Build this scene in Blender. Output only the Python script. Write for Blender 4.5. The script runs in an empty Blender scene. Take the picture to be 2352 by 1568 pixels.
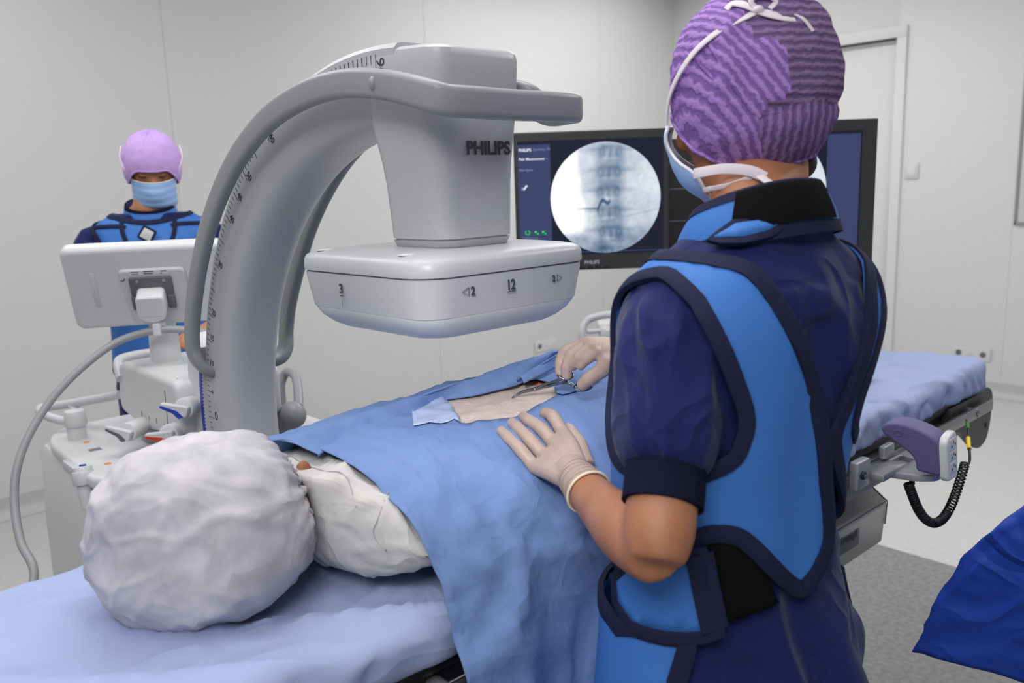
import bpy, bmesh, math, random
from mathutils import Vector as V, Matrix, noise
from mathutils.geometry import delaunay_2d_cdt
random.seed(7)
S = bpy.context.scene
COL = S.collection
# ---------------------------------------------------------------- camera
cd = bpy.data.cameras.new('camera'); cam = bpy.data.objects.new('camera', cd); COL.objects.link(cam)
cd.sensor_width = 36.0; cd.lens = 1949.65/2352*36; cd.clip_start = .02
YAW, PIT, ROL = 0.83559582, 0.18421795, -0.03375023
_f = V((math.cos(YAW)*math.cos(PIT), math.sin(YAW)*math.cos(PIT), -math.sin(PIT)))
_r = V((math.sin(YAW), -math.cos(YAW), 0)); _u = _r.cross(_f)
_r2 = _r*math.cos(ROL) + _u*math.sin(ROL); _u2 = _u*math.cos(ROL) - _r*math.sin(ROL)
_m = Matrix((_r2, _u2, -_f)).transposed().to_4x4(); _m.translation = (0, 0, 1.53)
cam.matrix_world = _m
cd.dof.use_dof = True; cd.dof.focus_distance = 1.5; cd.dof.aperture_fstop = 4.5
S.camera = cam
# ---------------------------------------------------------------- world, lamps, exposure
w = bpy.data.worlds.new('world'); S.world = w; w.use_nodes = True
w.node_tree.nodes['Background'].inputs[0].default_value = (.95, .97, 1, 1)
w.node_tree.nodes['Background'].inputs[1].default_value = .28
def area(name, loc, sx, sy, power, color=(1, 1, 1), aim=None):
    l = bpy.data.lights.new(name, 'AREA'); l.shape = 'RECTANGLE'; l.size = sx; l.size_y = sy
    l.energy = power; l.color = color
    o = bpy.data.objects.new(name, l); COL.objects.link(o); o.location = loc
    if aim: o.rotation_euler = (V(aim)-V(loc)).to_track_quat('-Z', 'Y').to_euler()
    return o
area('ceiling_or_fill_light', (1.0, 1.4, 3.1), 1.4, 1.4, 30)
area('ceiling_or_fill_light', (4.2, 3.0, 3.1), 1.8, 1.8, 46)
area('ceiling_or_fill_light', (5.2, 3.8, 3.1), 1.0, 1.0, 5)  # fill light added to lift the dark wall corner
area('ceiling_or_fill_light', (.4, 3.4, 3.1), 1.2, 1.0, 18)
area('ceiling_or_fill_light', (3.6, .2, 3.1), 1.2, 1.2, 32)
area('ceiling_or_fill_light', (-1.2, -.6, 3.1), 1.5, 1.5, 68)
area('ceiling_or_fill_light', (-.6, 1.3, 3.1), 1.2, 1.2, 14)  # fill light added to brighten the cap, mattress and c-arm from the left
sl = bpy.data.lights.new('surgical_lamp', 'SPOT'); sl.energy = 80; sl.spot_size = math.radians(17); sl.spot_blend = .8
sl.shadow_soft_size = .10; sl.color = (1, .985, .96)
so = bpy.data.objects.new('surgical_lamp', sl); COL.objects.link(so); so.location = (-.32, -.05, 2.08)
so.rotation_euler = (V((.90, 1.02, 1.165))-V(so.location)).to_track_quat('-Z', 'Y').to_euler()
S.view_settings.view_transform = 'Standard'; S.view_settings.look = 'None'
S.view_settings.exposure = 0; S.view_settings.gamma = 1; S.view_settings.use_curve_mapping = False

# ---------------------------------------------------------------- materials
def lin(c):
    return tuple(((x/255)/12.92 if x <= 10.3 else ((x/255+.055)/1.055)**2.4) for x in c)
def mat(name, rgb, rough=.5, metal=0., spec=.5, bump=None, var=None, emit=None, sheen=0, coat=0, sss=0, alpha=1, trans=0, ior=1.45, aniso=0):
    """rgb in sRGB 0-255. bump=(kind, scale, strength, distance); var=(scale, rgb2, contrast)"""
    m = bpy.data.materials.new(name); m.use_nodes = True
    nt = m.node_tree; b = nt.nodes['Principled BSDF']; I = b.inputs
    c = lin(rgb) + (1,)
    I['Base Color'].default_value = c; I['Roughness'].default_value = rough; I['Metallic'].default_value = metal
    I['Specular IOR Level'].default_value = spec
    if sheen: I['Sheen Weight'].default_value = sheen
    if coat: I['Coat Weight'].default_value = coat; I['Coat Roughness'].default_value = .15
    if sss: I['Subsurface Weight'].default_value = sss; I['Subsurface Radius'].default_value = (.02, .008, .004); I['Subsurface Scale'].default_value = .4
    if alpha < 1: I['Alpha'].default_value = alpha
    if trans: I['Transmission Weight'].default_value = trans; I['IOR'].default_value = ior
    if aniso: I['Anisotropic'].default_value = aniso
    if emit: I['Base Color'].default_value = (.012, .012, .015, 1); I['Emission Color'].default_value = c; I['Emission Strength'].default_value = emit
    L = nt.links.new
    tc = nt.nodes.new('ShaderNodeTexCoord')
    if var:
        n = nt.nodes.new('ShaderNodeTexNoise'); n.inputs['Scale'].default_value = var[0]; n.inputs['Detail'].default_value = 5
        r = nt.nodes.new('ShaderNodeValToRGB'); k = var[2]
        r.color_ramp.elements[0].position = .5-k; r.color_ramp.elements[1].position = .5+k
        r.color_ramp.elements[0].color = c; r.color_ramp.elements[1].color = lin(var[1]) + (1,)
        L(tc.outputs['Object'], n.inputs['Vector']); L(n.outputs['Fac'], r.inputs['Fac']); L(r.outputs['Color'], I['Base Color'])
    if bump:
        prev = None
        for kind, sc, st, di in (bump if isinstance(bump, list) else [bump]):
            if kind == 'noise':
                t = nt.nodes.new('ShaderNodeTexNoise'); t.inputs['Detail'].default_value = 4; t.inputs['Scale'].default_value = sc; out = t.outputs['Fac']
            elif kind == 'ridge':
                t = nt.nodes.new('ShaderNodeTexNoise'); t.inputs['Detail'].default_value = 1.5; t.inputs['Scale'].default_value = sc; t.inputs['Distortion'].default_value = .8
                m_ = [nt.nodes.new('ShaderNodeMath') for _ in range(4)]
                for q, (op, v) in zip(m_, (('SUBTRACT', .5), ('ABSOLUTE', 0), ('MULTIPLY_ADD', -7), ('MAXIMUM', 0))): q.operation = op; q.inputs[1].default_value = v
                m_[2].inputs[2].default_value = 1
                L(t.outputs['Fac'], m_[0].inputs[0])
                for q, r_ in zip(m_, m_[1:]): L(q.outputs[0], r_.inputs[0])
                out = m_[3].outputs[0]
            elif kind == 'vor':
                t = nt.nodes.new('ShaderNodeTexVoronoi'); t.inputs['Scale'].default_value = sc; out = t.outputs['Distance']
            else:
                t = nt.nodes.new('ShaderNodeTexWave'); t.inputs['Scale'].default_value = sc; t.inputs['Distortion'].default_value = 2.5
                t.inputs['Detail Scale'].default_value = 2; t.bands_direction = kind; out = t.outputs['Fac']
            L(tc.outputs['Object'], t.inputs['Vector'])
            bp = nt.nodes.new('ShaderNodeBump'); bp.inputs['Strength'].default_value = st; bp.inputs['Distance'].default_value = di
            L(out, bp.inputs['Height'])
            if prev: L(prev.outputs['Normal'], bp.inputs['Normal'])
            prev = bp
        L(prev.outputs['Normal'], I['Normal'])
    return m
M = {}
M['wall'] = mat('wall_panel', (219, 219, 218), .55, spec=.3)
M['seam'] = mat('panel_joint', (204, 204, 204), .6)
M['cove'] = mat('cove_skirting', (186, 187, 188), .5)
M['floor'] = mat('vinyl_floor', (196, 195, 193), .45, var=(60, (212, 211, 208), .25))
M['floor2'] = mat('vinyl_floor_dark', (118, 118, 119), .5, var=(55, (150, 150, 150), .22))
M['white'] = mat('white_plastic', (208, 209, 210), .38)
M['lgrey'] = mat('light_grey_plastic', (196, 198, 200), .36, spec=.45, bump=('noise', 900, .06, .0006))
M['carm'] = mat('c_arm_shell', (186, 187, 189), .34, spec=.45, bump=('noise', 900, .06, .0006))
M['mgrey'] = mat('mid_grey_plastic', (146, 148, 150), .38, spec=.45, bump=('noise', 900, .05, .0005))
M['dgrey'] = mat('dark_grey_plastic', (96, 98, 101), .45)
M['ink'] = mat('printed_ink', (58, 60, 64), .6)
M['inkl'] = mat('printed_ink_light', (120, 122, 126), .6)
M['black'] = mat('black_plastic', (30, 30, 31), .42)
M['bezel'] = mat('monitor_bezel', (52, 52, 52), .4, bump=('noise', 1500, .05, .0004))
M['blue'] = mat('blue_plastic', (38, 66, 176), .4)
M['red'] = mat('red_plastic', (214, 62, 38), .4)
M['crimson'] = mat('crimson_plastic', (170, 40, 70), .4)
M['orange'] = mat('orange_mark', (226, 140, 60), .5)
M['yellow'] = mat('yellow_sleeve', (222, 196, 40), .45)
M['green'] = mat('green_sleeve', (66, 110, 52), .45)
M['steel'] = mat('brushed_steel', (150, 151, 153), .34, metal=.9, bump=('noise', 400, .05, .0006))
M['chrome'] = mat('instrument_steel', (150, 152, 155), .16, metal=1)
M['alu'] = mat('cast_aluminium', (176, 178, 181), .4, metal=.55)
M['rubber'] = mat('black_rubber', (26, 26, 27), .5)
M['hose'] = mat('grey_hose', (150, 152, 154), .42)
M['mattress'] = mat('mattress_sheet', (158, 170, 206), .85, spec=.15, bump=[('ridge', 5, .5, .012), ('noise', 600, .12, .0008)])
M['drape'] = mat('blue_drape', (112, 138, 188), .82, spec=.2, bump=[('ridge', 6, .28, .009), ('ridge', 13, .2, .004), ('noise', 16, .2, .012), ('noise', 240, .25, .0014)])
M['drape2'] = mat('drape_adhesive_lit', (172, 188, 222), .55, spec=.4, bump=[('noise', 24, .3, .01)])  # adhesive zone, colour paled to carry the lamp's bright patch
M['dkdrape'] = mat('dark_blue_drape', (30, 66, 168), .6, spec=.35, bump=[('ridge', 6, .6, .012), ('noise', 320, .3, .0016)])

# ---------------------------------------------------------------- mesh helpers
def prop(o, **k):
    for a, b in k.items():
        if b is not None: o[a] = b
    return o
def thing(name, label, cat, loc=(0, 0, 0), group=None):
    o = bpy.data.objects.new(name, None); COL.objects.link(o); o.location = loc; o.empty_display_size = .05
    return prop(o, label=label, category=cat, group=group)
def wloc(p):
    l = V((0, 0, 0))
    while p: l = l + p.location; p = p.parent
    return l
def link(o, parent=None):
    COL.objects.link(o)
    if parent: o.parent = parent; o.location = -wloc(parent)
    return o
def fin(me, mt, smooth=40, wn=False):
    for m in (mt if isinstance(mt, (list, tuple)) else [mt]): me.materials.append(M[m] if isinstance(m, str) else m)
    if smooth:
        for p in me.polygons: p.use_smooth = len(p.vertices) <= 8
        if smooth < 180: me.set_sharp_from_angle(angle=math.radians(smooth))
def obj(name, vf, mt, parent=None, smooth=40, mods=(), fix=False):
    me = bpy.data.meshes.new(name); me.from_pydata([tuple(v) for v in vf[0]], [], vf[1]); me.update()
    if fix or True:
        bm = bmesh.new(); bm.from_mesh(me); bmesh.ops.recalc_face_normals(bm, faces=bm.faces) if fix else None
        bm.to_mesh(me); bm.free()
    o = bpy.data.objects.new(name, me)
    if mods: me = applied(o, mods); o.data = me; me.name = name
    fin(me, mt, smooth)
    return link(o, parent)
def applied(o, mods):
    COL.objects.link(o)
    for t, kw in mods:
        m = o.modifiers.new(t, t)
        for k, v in kw.items(): setattr(m, k, v)
    dg = bpy.context.evaluated_depsgraph_get(); dg.update()
    me = bpy.data.meshes.new_from_object(o.evaluated_get(dg))
    o.modifiers.clear(); COL.objects.unlink(o)
    return me
def join(*parts):
    vs, fs = [], []
    for v, f in parts:
        n = len(vs); vs += list(v); fs += [tuple(i+n for i in q) for q in f]
    return vs, fs
def loft(rings, cap=True, closed=True, loop=False):
    n = len(rings[0]); vs = [V(p) for r in rings for p in r]; fs = []
    k = len(rings)
    for i in range(k if loop else k-1):
        a, b = i*n, ((i+1) % k)*n
        for j in range(n if closed else n-1):
            j2 = (j+1) % n
            fs.append((a+j, a+j2, b+j2, b+j))
    if cap and not loop and closed:
        fs.append(tuple(range(n-1, -1, -1))); fs.append(tuple(range((k-1)*n, k*n)))
    return vs, fs
def spline(pts, n, closed=False):
    """Catmull-Rom through pts (tuples of any length), n samples per span"""
    P_ = [V(p) for p in pts]; out = []; k = len(P_)
    for i in range(k if closed else k-1):
        g = (lambda q: P_[q % k]) if closed else (lambda q: P_[max(0, min(k-1, q))])
        p0, p1, p2, p3 = g(i-1), g(i), g(i+1), g(i+2)
        for s in range(n):
            t = s/n
            out.append(.5*((2*p1)+(p2-p0)*t+(2*p0-5*p1+4*p2-p3)*t*t+(3*p1-p0-3*p2+p3)*t*t*t))
    if not closed: out.append(P_[-1])
    return out
def frames(path, hint=None, closed=False):
    k = len(path); T = []
    for i in range(k):
        a = path[(i-1) % k if closed else max(0, i-1)]; b = path[(i+1) % k if closed else min(k-1, i+1)]
        T.append((b-a).normalized())
    F = []; u = None
    for i, t in enumerate(T):
        if hint is not None: u = V(hint[i] if isinstance(hint, list) else hint)
        elif u is None: u = V((0, 0, 1)) if abs(t.z) < .9 else V((1, 0, 0))
        u = (u - t*u.dot(t)).normalized(); F.append((t, u, t.cross(u)))
    return F
def sweep(path, prof, hint=None, closed=False, scale=None):
    """prof: list of (a along hint, b along side)"""
    path = [V(p) for p in path]; F = frames(path, hint, closed); rings = []
    for i, (p, (t, u, s)) in enumerate(zip(path, F)):
        k = scale[i] if scale else 1
        rings.append([p + (u*a + s*b)*k for a, b in prof])
    return loft(rings, loop=closed)
def circ(r, n=12, ry=None):
    return [(r*math.cos(2*math.pi*i/n), (ry or r)*math.sin(2*math.pi*i/n)) for i in range(n)]
def tube(path, r, n=12, closed=False, hint=None):
    if isinstance(r, (list, tuple)): return sweep(path, circ(1, n), hint, closed, list(r))
    return sweep(path, circ(r, n), hint, closed)
def rrect(w, h, r, n=5):
    """rounded rectangle centred on 0, half sizes w,h"""
    out = []
    for cx, cy, a0 in ((w-r, h-r, 0), (-w+r, h-r, 90), (-w+r, -h+r, 180), (w-r, -h+r, 270)):
        for i in range(n+1):
            a = math.radians(a0+90*i/n); out.append((cx+r*math.cos(a), cy+r*math.sin(a)))
    return out
def roundpoly(pts, r, n=5):
    out = []; k = len(pts)
    for i in range(k):
        p, a, b = V(pts[i]), V(pts[i-1]), V(pts[(i+1) % k])
        rr = r[i] if isinstance(r, (list, tuple)) else r
        if rr <= 0: out.append(tuple(p)); continue
        d1, d2 = (a-p).normalized(), (b-p).normalized()
        L = min(rr, (a-p).length*.49, (b-p).length*.49); s, e = p+d1*L, p+d2*L
        for j in range(n+1):
            t = j/n; q = s*(1-t)**2+p*2*t*(1-t)+e*t*t; out.append(tuple(q))
    return out
def prism(poly, fr, d0, d1, bev=0.0, n=3):
    """poly in 2D; fr=(origin,ex,ey,ez); extruded from d0 to d1 along ez with rounded rims"""
    o, X, Y, Z = [V(q) for q in fr]; P2 = [V(p) for p in poly]; k = len(P2)
    A = sum(P2[i].x*P2[(i+1) % k].y-P2[(i+1) % k].x*P2[i].y for i in range(k))
    sg = 1 if A > 0 else -1
    nr = []
    for i in range(k):
        t = P2[(i+1) % k]-P2[i-1]; nr.append(V((t.y, -t.x)).normalized()*sg)
    def ring(ins, d): return [o+X*(p.x-q.x*ins)+Y*(p.y-q.y*ins)+Z*d for p, q in zip(P2, nr)]
    rings = []
    if bev:
        for j in range(n+1):
            a = math.pi/2*j/n
            if j == 0 and bev > .003: rings.append(ring(bev*1.12, d0))
            rings.append(ring(bev*(1-math.sin(a)), d0+bev*(1-math.cos(a))))
        for j in range(n+1):
            a = math.pi/2*j/n; rings.append(ring(bev*(1-math.cos(a)), d1-bev*(1-math.sin(a))))
        if bev > .003: rings.append(ring(bev*1.12, d1))
    else: rings = [ring(0, d0), ring(0, d1)]
    return loft(rings)
def box(fr, a, b, bev=.004, n=2, r=None):
    """rounded box between corners a,b in frame fr"""
    cx, cy = (a[0]+b[0])/2, (a[1]+b[1])/2; w, h = abs(b[0]-a[0])/2, abs(b[1]-a[1])/2
    r = bev*1.2 if r is None else r
    pl = [(x+cx, y+cy) for x, y in rrect(w, h, max(min(r, w*.98, h*.98), 1e-4), 4)]
    return prism(pl, fr, min(a[2], b[2]), max(a[2], b[2]), bev, n)
WF = (V((0, 0, 0)), V((1, 0, 0)), V((0, 1, 0)), V((0, 0, 1)))
def wbox(a, b, bev=.004, **k): return box(WF, a, b, bev, **k)
def cyl(p0, p1, r, n=20, r1=None, bev=0):
    p0, p1 = V(p0), V(p1); t = (p1-p0).normalized(); L = (p1-p0).length; r1 = r if r1 is None else r1
    ps, rs = [], []
    st = [(0, r-bev), (bev*.3, r-bev*.3), (bev, r), (L-bev, r1), (L-bev*.3, r1-bev*.3), (L, r1-bev)] if bev else [(0, r), (L, r1)]
    u = V((0, 0, 1)) if abs(t.z) < .9 else V((1, 0, 0)); u = (u-t*u.dot(t)).normalized(); s = t.cross(u)
    return loft([[p0+t*d+(u*math.cos(2*math.pi*i/n)+s*math.sin(2*math.pi*i/n))*q for i in range(n)] for d, q in st])
def sph(c, r, nu=16, nv=10):
    rx, ry, rz = r if isinstance(r, tuple) else (r, r, r); c = V(c); rings = []
    for j in range(1, nv):
        a = math.pi*j/nv
        rings.append([c+V((rx*math.sin(a)*math.cos(2*math.pi*i/nu), ry*math.sin(a)*math.sin(2*math.pi*i/nu), rz*math.cos(a))) for i in range(nu)])
    vs, fs = loft(rings, cap=False); vs += [c+V((0, 0, rz)), c-V((0, 0, rz))]; n = len(vs)
    for i in range(nu):
        fs.append((n-2, (i+1) % nu, i)); b = (nv-2)*nu; fs.append((n-1, b+i, b+(i+1) % nu))
    return vs, [tuple(reversed(f)) for f in fs]
def text(name, s, size, o, right, up, mt, parent, ext=.0004, bold=0., align='CENTER', sx=1., emit=None):
    c = bpy.data.curves.new(name, 'FONT'); c.body = s; c.size = size; c.extrude = ext; c.offset = bold*size; c.align_x = align; c.align_y = 'CENTER'
    c.resolution_u = 3
    t = bpy.data.objects.new(name, c); COL.objects.link(t)
    dg = bpy.context.evaluated_depsgraph_get(); dg.update()
    me = bpy.data.meshes.new_from_object(t.evaluated_get(dg)); COL.objects.unlink(t); bpy.data.objects.remove(t)
    R_, U_ = V(right).normalized(), V(up).normalized(); N_ = R_.cross(U_).normalized(); U_ = N_.cross(R_)
    for v in me.vertices: v.co = V(o)+R_*(v.co.x*sx)+U_*v.co.y+N_*v.co.z
    me.materials.clear()
    vf = ([v.co.copy() for v in me.vertices], [tuple(p.vertices) for p in me.polygons])
    bpy.data.meshes.remove(me)
    if name is None or mt is None: return vf
    return obj(name, vf, mt, parent, smooth=0)
def cdt(outline, holes=(), step=.02, jitter=0):
    """triangulate a 2D polygon with interior grid points: returns pts, tris"""
    vs = [V(p) for p in outline]; n0 = len(vs); ed = [(i, (i+1) % n0) for i in range(n0)]
    for hl in holes:
        b = len(vs); vs += [V(p) for p in hl]; ed += [(b+i, b+(i+1) % len(hl)) for i in range(len(hl))]
    def inside(p, pl):
        c = False; k = len(pl)
        for i in range(k):
            a, b = pl[i], pl[i-1]
            if (a[1] > p[1]) != (b[1] > p[1]) and p[0] < (b[0]-a[0])*(p[1]-a[1])/(b[1]-a[1])+a[0]: c = not c
        return c
    def segd(p, pl):
        m = 9e9
        for i in range(len(pl)):
            a, b = V(pl[i]), V(pl[i-1]); ab = b-a; t = max(0, min(1, (p-a).dot(ab)/max(ab.length_squared, 1e-12))); m = min(m, (p-a-ab*t).length)
        return m
    xs = [p[0] for p in outline]; ys = [p[1] for p in outline]
    sx, sy = step if isinstance(step, tuple) else (step, step)
    y = min(ys)+sy*.5; row = 0
    while y < max(ys):
        x = min(xs)+sx*(.5 if row % 2 else .25)
        while x < max(xs):
            p = V((x, y))
            if inside(p, outline) and not any(inside(p, h) for h in holes) and segd(p, outline) > min(sx, sy)*.35 and all(segd(p, h) > min(sx, sy)*.35 for h in holes): vs.append(p)
            x += sx
        y += sy; row += 1
    r = delaunay_2d_cdt(vs, ed, [], 1 if not holes else 0, 1e-6)
    pts = r[0]; tris = []
    for f in r[2]:
        c = sum((pts[i] for i in f), V((0, 0)))/len(f)
        if inside(c, outline) and not any(inside(c, h) for h in holes): tris.append(tuple(f))
    return pts, tris
def densify(pl, d, closed=True):
    out = []
    k = len(pl)
    for i in range(k if closed else k-1):
        a, b = V(pl[i]), V(pl[(i+1) % k]); m = max(1, int((b-a).length/d))
        out += [tuple(a.lerp(b, j/m)) for j in range(m)]
    if not closed: out.append(tuple(pl[-1]))
    return out
def nz(p, s=1., o=0.): return noise.noise(V((p[0]*s+o, p[1]*s-o*.7, (p[2] if len(p) > 2 else 0)*s+o*1.3)))
def cre(p, s, o=0., w=3.2):
    """sharp creases along the zero lines of a noise field, 0..1"""
    return max(0., 1-abs(nz(p, s, o))*w)**1.4
def sm(a, b, x):
    t = max(0., min(1., (x-a)/(b-a))); return t*t*(3-2*t)

# ================================================================ ROOM
def struct(name, vf, mt, parent=None, smooth=30):
    o = obj(name, vf, mt, parent, smooth)
    if not parent: o['kind'] = 'structure'
    return o
WL, WR = 4.618, 6.147
struct('floor', wbox((-2.5, -2.5, -.05), (WR+.1, WL+.1, 0), .001), 'floor')
# darker inlaid zone under the table
zone = struct('trim_1', wbox((-2.4, -2.4, 0), (3.331, 2.6, .002), .0005), 'floor2'); zone['label'] = 'darker grey speckled floor field around the operating table'
wl = struct('wall_left', wbox((-2.5, WL, 0), (WR+.1, WL+.1, 3.25), .001), 'wall')
for x in (1.806, 3.503, 5.2, .11):
    obj('panel_seam', wbox((x-.0025, WL-.0014, .12), (x+.0025, WL+.002, 3.25), .0005), 'seam', wl)
# right wall with a door opening
DY0, DY1, DZ = 2.715, 3.72, 2.43
wr = struct('wall_right', join(wbox((WR, -2.5, 0), (WR+.1, DY0, 3.25), .001), wbox((WR, DY1, 0), (WR+.1, WL, 3.25), .001), wbox((WR, DY0, DZ), (WR+.1, DY1, 3.25), .001)), 'wall')
for y in (1.914, .55): obj('panel_seam', wbox((WR-.0014, y-.002, .12), (WR+.002, y+.002, 1.158 if y > 1 else 3.2), .0005), 'seam', wr)
struct('ceiling', wbox((-2.5, -2.5, 3.25), (WR+.1, WL+.1, 3.3), .001), 'wall')
def cove(p0, p1, nrm):
    p0, p1, n = V(p0), V(p1), V(nrm); pr = []
    for a in range(7):
        t = math.radians(90*a/6); pr.append((n*(.06-.06*math.sin(t)), .06-.06*math.cos(t)))
    prof = [(n*0, 0)]+[(n*(.055*(1-math.sin(math.radians(15*a)))+.003), .055*(1-math.cos(math.radians(15*a)))+.001) for a in range(7)]+[(n*.003, .1), (n*0, .1)]
    return loft([[p+q+V((0, 0, z)) for q, z in prof] for p in (p0, p1)])
b = obj('baseboard_left', cove((-2.5, WL, 0), (WR, WL, 0), (0, -1, 0)), 'cove', fix=True); b['kind'] = 'structure'
b = obj('baseboard_right', join(cove((WR, -2.5, 0), (WR, DY0-.06, 0), (-1, 0, 0)), cove((WR, DY1+.06, 0), (WR, WL, 0), (-1, 0, 0))), 'cove', fix=True); b['kind'] = 'structure'
# door: frame, leaf
d = struct('door_1', wbox((WR+.045, DY0+.002, .01), (WR+.085, DY1-.002, DZ-.004), .002), 'wall')
obj('door_frame', join(wbox((WR-.02, DY0-.07, 0), (WR+.06, DY0, DZ), .004), wbox((WR-.02, DY1, 0), (WR+.06, DY1+.07, DZ), .004), wbox((WR-.02, DY0-.07, DZ), (WR+.06, DY1+.07, DZ+.075), .004)), 'wall', d)
obj('drop_seal', wbox((WR+.03, DY0+.004, DZ-.03), (WR+.05, DY1-.004, DZ-.004), .002), 'cove', d)
o = obj('door_handle', join(cyl((WR+.045, DY1-.09, 1.05), (WR-.0, DY1-.09, 1.05), .01), tube([(WR, DY1-.09, 1.05), (WR-.005, DY1-.12, 1.05), (WR-.005, DY1-.21, 1.05)], .01)), 'steel', d)
# switch by the door, socket strips
t = thing('light_switch', 'white square light switch on the wall right of the door', 'switch', (WR, 2.572, 1.52))
obj('plate', wbox((WR-.01, 2.527, 1.467), (WR, 2.618, 1.572), .003), 'white', t)
obj('rocker', wbox((WR-.014, 2.545, 1.487), (WR-.008, 2.6, 1.553), .002), 'wall', t)
def socket(name, label, c, along, nrm, k, dark):
    a, n = V(along), V(nrm); t = thing(name, label, 'socket', c)
    fr = (V(c), a, V((0, 0, 1)), n)
    obj('plate', prism(rrect(.042*k, .042, .006), fr, 0, .012, .003), 'white', t)
    for i in range(k):
        x = (i-(k-1)/2)*.078
        fr2 = (V(c)+a*x, a, V((0, 0, 1)), n)
        if i in dark: obj('socket_insert', prism(circ(.02, 16), fr2, .011, .0135, .001), 'dgrey' if len(dark) < k else 'inkl', t)
        else: obj('socket_insert', prism(rrect(.018, .014, .004), fr2, .011, .0135, .001), 'seam', t)
    return t
socket('wall_socket', 'triple white wall socket strip low on the wall beyond the table foot', (WR, 2.11, .28), (0, -1, 0), (-1, 0, 0), 3, (0, 2))
socket('wall_socket', 'white wall socket with a dark insert low on the wall under the x-ray detector', (4.53, WL, .29), (1, 0, 0), (0, -1, 0), 3, (0,))
# framed white board at the right frame edge
t = thing('wall_board', 'white wall board in a thin grey frame at the right edge of the photo', 'board', (WR, 1.3, 1.16))
obj('panel', wbox((WR-.012, .72, 1.172), (WR, 1.888, 2.22), .002), 'white', t)
fz0, fz1, fy0, fy1 = 1.158, 2.235, .705, 1.903
obj('frame', join(wbox((WR-.02, fy0, fz0), (WR, fy1, fz0+.018), .003), wbox((WR-.02, fy0, fz1-.018), (WR, fy1, fz1), .003), wbox((WR-.02, fy0, fz0), (WR, fy0+.018, fz1), .003), wbox((WR-.02, fy1-.018, fz0), (WR, fy1, fz1), .003)), 'mgrey', t)

# ================================================================ C-ARM X-RAY MACHINE
CO = V((.785, 1.18, .998)); _y = -0.0237
EH, EX, EZ = V((math.sin(_y), math.cos(_y), 0)), V((math.cos(_y), -math.sin(_y), 0)), V((0, 0, 1))
def cw(h, x, z): return CO+EH*h+EX*x+EZ*z
carm = thing('c_arm_machine', 'large light grey c-arm x-ray machine with square detector head over the patient', 'medical machine', (.85, 2.1, 0))
CARM = 'carm'
# --- curved arm: swept section (radius, x)
prof = [(.7535, .016), (.751, .006), (.744, 0), (.70, -.001), (.664, 0), (.648, .003), (.636, .010), (.627, .022), (.621, .038), (.619, .064), (.621, .09), (.627, .106), (.636, .118), (.648, .125), (.664, .128), (.744, .128), (.751, .122), (.7535, .112)]
rings = []
for i in range(0, 91):
    a = math.radians(-97+(95+97)*i/90)
    rings.append([cw(r*math.cos(a), x, r*math.sin(a)) for r, x in prof])
arm = obj('curved_arm', loft(rings), CARM, carm, 35, fix=True)
# --- neck carrying the detector, blended into the top of the arm
rings = []
for z, h0, h1, x0, x1, r in ((0.432, -0.128, 0.006, 0.03, 0.17, 0.032), (0.436, -0.135, 0.012, 0.024, 0.176, 0.034), (0.446, -0.139, 0.015, 0.02, 0.18, 0.034), (0.4462, -0.136, 0.012, 0.023, 0.177, 0.034), (0.449, -0.136, 0.012, 0.023, 0.177, 0.034), (0.4492, -0.139, 0.015, 0.02, 0.18, 0.034), (0.53, -0.142, 0.016, 0.013, 0.182, 0.035),
    (0.57, -0.146, 0.016, 0.006, 0.183, 0.036), (0.6, -0.15, 0.02, 0.001, 0.184, 0.036), (0.63, -0.155, 0.028, -0.001, 0.185, 0.037), (0.66, -0.16, 0.03, -0.001, 0.185, 0.037), (0.7, -0.163, 0.05, -0.001, 0.185, 0.037), (0.728, -0.165, 0.04, -0.001, 0.185, 0.037), (0.738, -0.163, 0.03, 0.001, 0.182, 0.035), (0.743, -0.157, 0.02, 0.008, 0.175, 0.03)):
    cx, ch = (x0+x1)/2, (h0+h1)/2
    rings.append([cw(ch+b, cx+a, z+(-.010*sm(-.02, -.18, ch+b)+.003 if z > .72 else 0)) for a, b in rrect((x1-x0)/2, (h1-h0)/2, r, 6)])
obj('neck', loft(rings), CARM, carm, 38, fix=True)
# --- detector head (rounded square box tapering to a lighter bumper)
DX, DH, DS = .107, -.026, .185
def drings(lst, r0=.055):
    out = []
    for z, s, q in lst: out.append([cw(DH+b, DX+a, z) for a, b in rrect(s, s, q, 7)])
    return out
det = obj('detector_housing', loft(drings([(.3385, DS-.012, .05), (.345, DS-.0105, .052), (.39, DS-.003, .056), (.397, DS-.003, .056), (.399, DS-.006, .054)])), CARM, carm, 40, fix=True)
obj('detector_cover', loft(drings([(.399, DS-.006, .054), (.4005, DS-.0005, .057), (.405, DS, .057), (.418, DS-.001, .056), (.4245, DS-.0045, .054), (.4285, DS-.012, .05), (.431, DS-.026, .045), (.434, DS-.05, .04), (.4355, .09, .04)])), CARM, det, 50, fix=True)
obj('bumper', loft(drings([(.299, .10, .03), (.2995, DS-.058, .045), (.302, DS-.048, .047), (.310, DS-.034, .05), (.322, DS-.021, .052), (.3345, DS-.0135, .053), (.3385, DS-.0125, .0535), (.339, DS-.014, .05)])), 'white', det, 50, fix=True)
# recessed finger dimples on the cover
for x, h in ((-.045, -.13), (-.045, .10), (.23, -.13)):
    obj('cover_dimple', sph(cw(h+.0, x+.0, .4315), (.016, .011, .0022), 14, 6), 'white', det)
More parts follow.
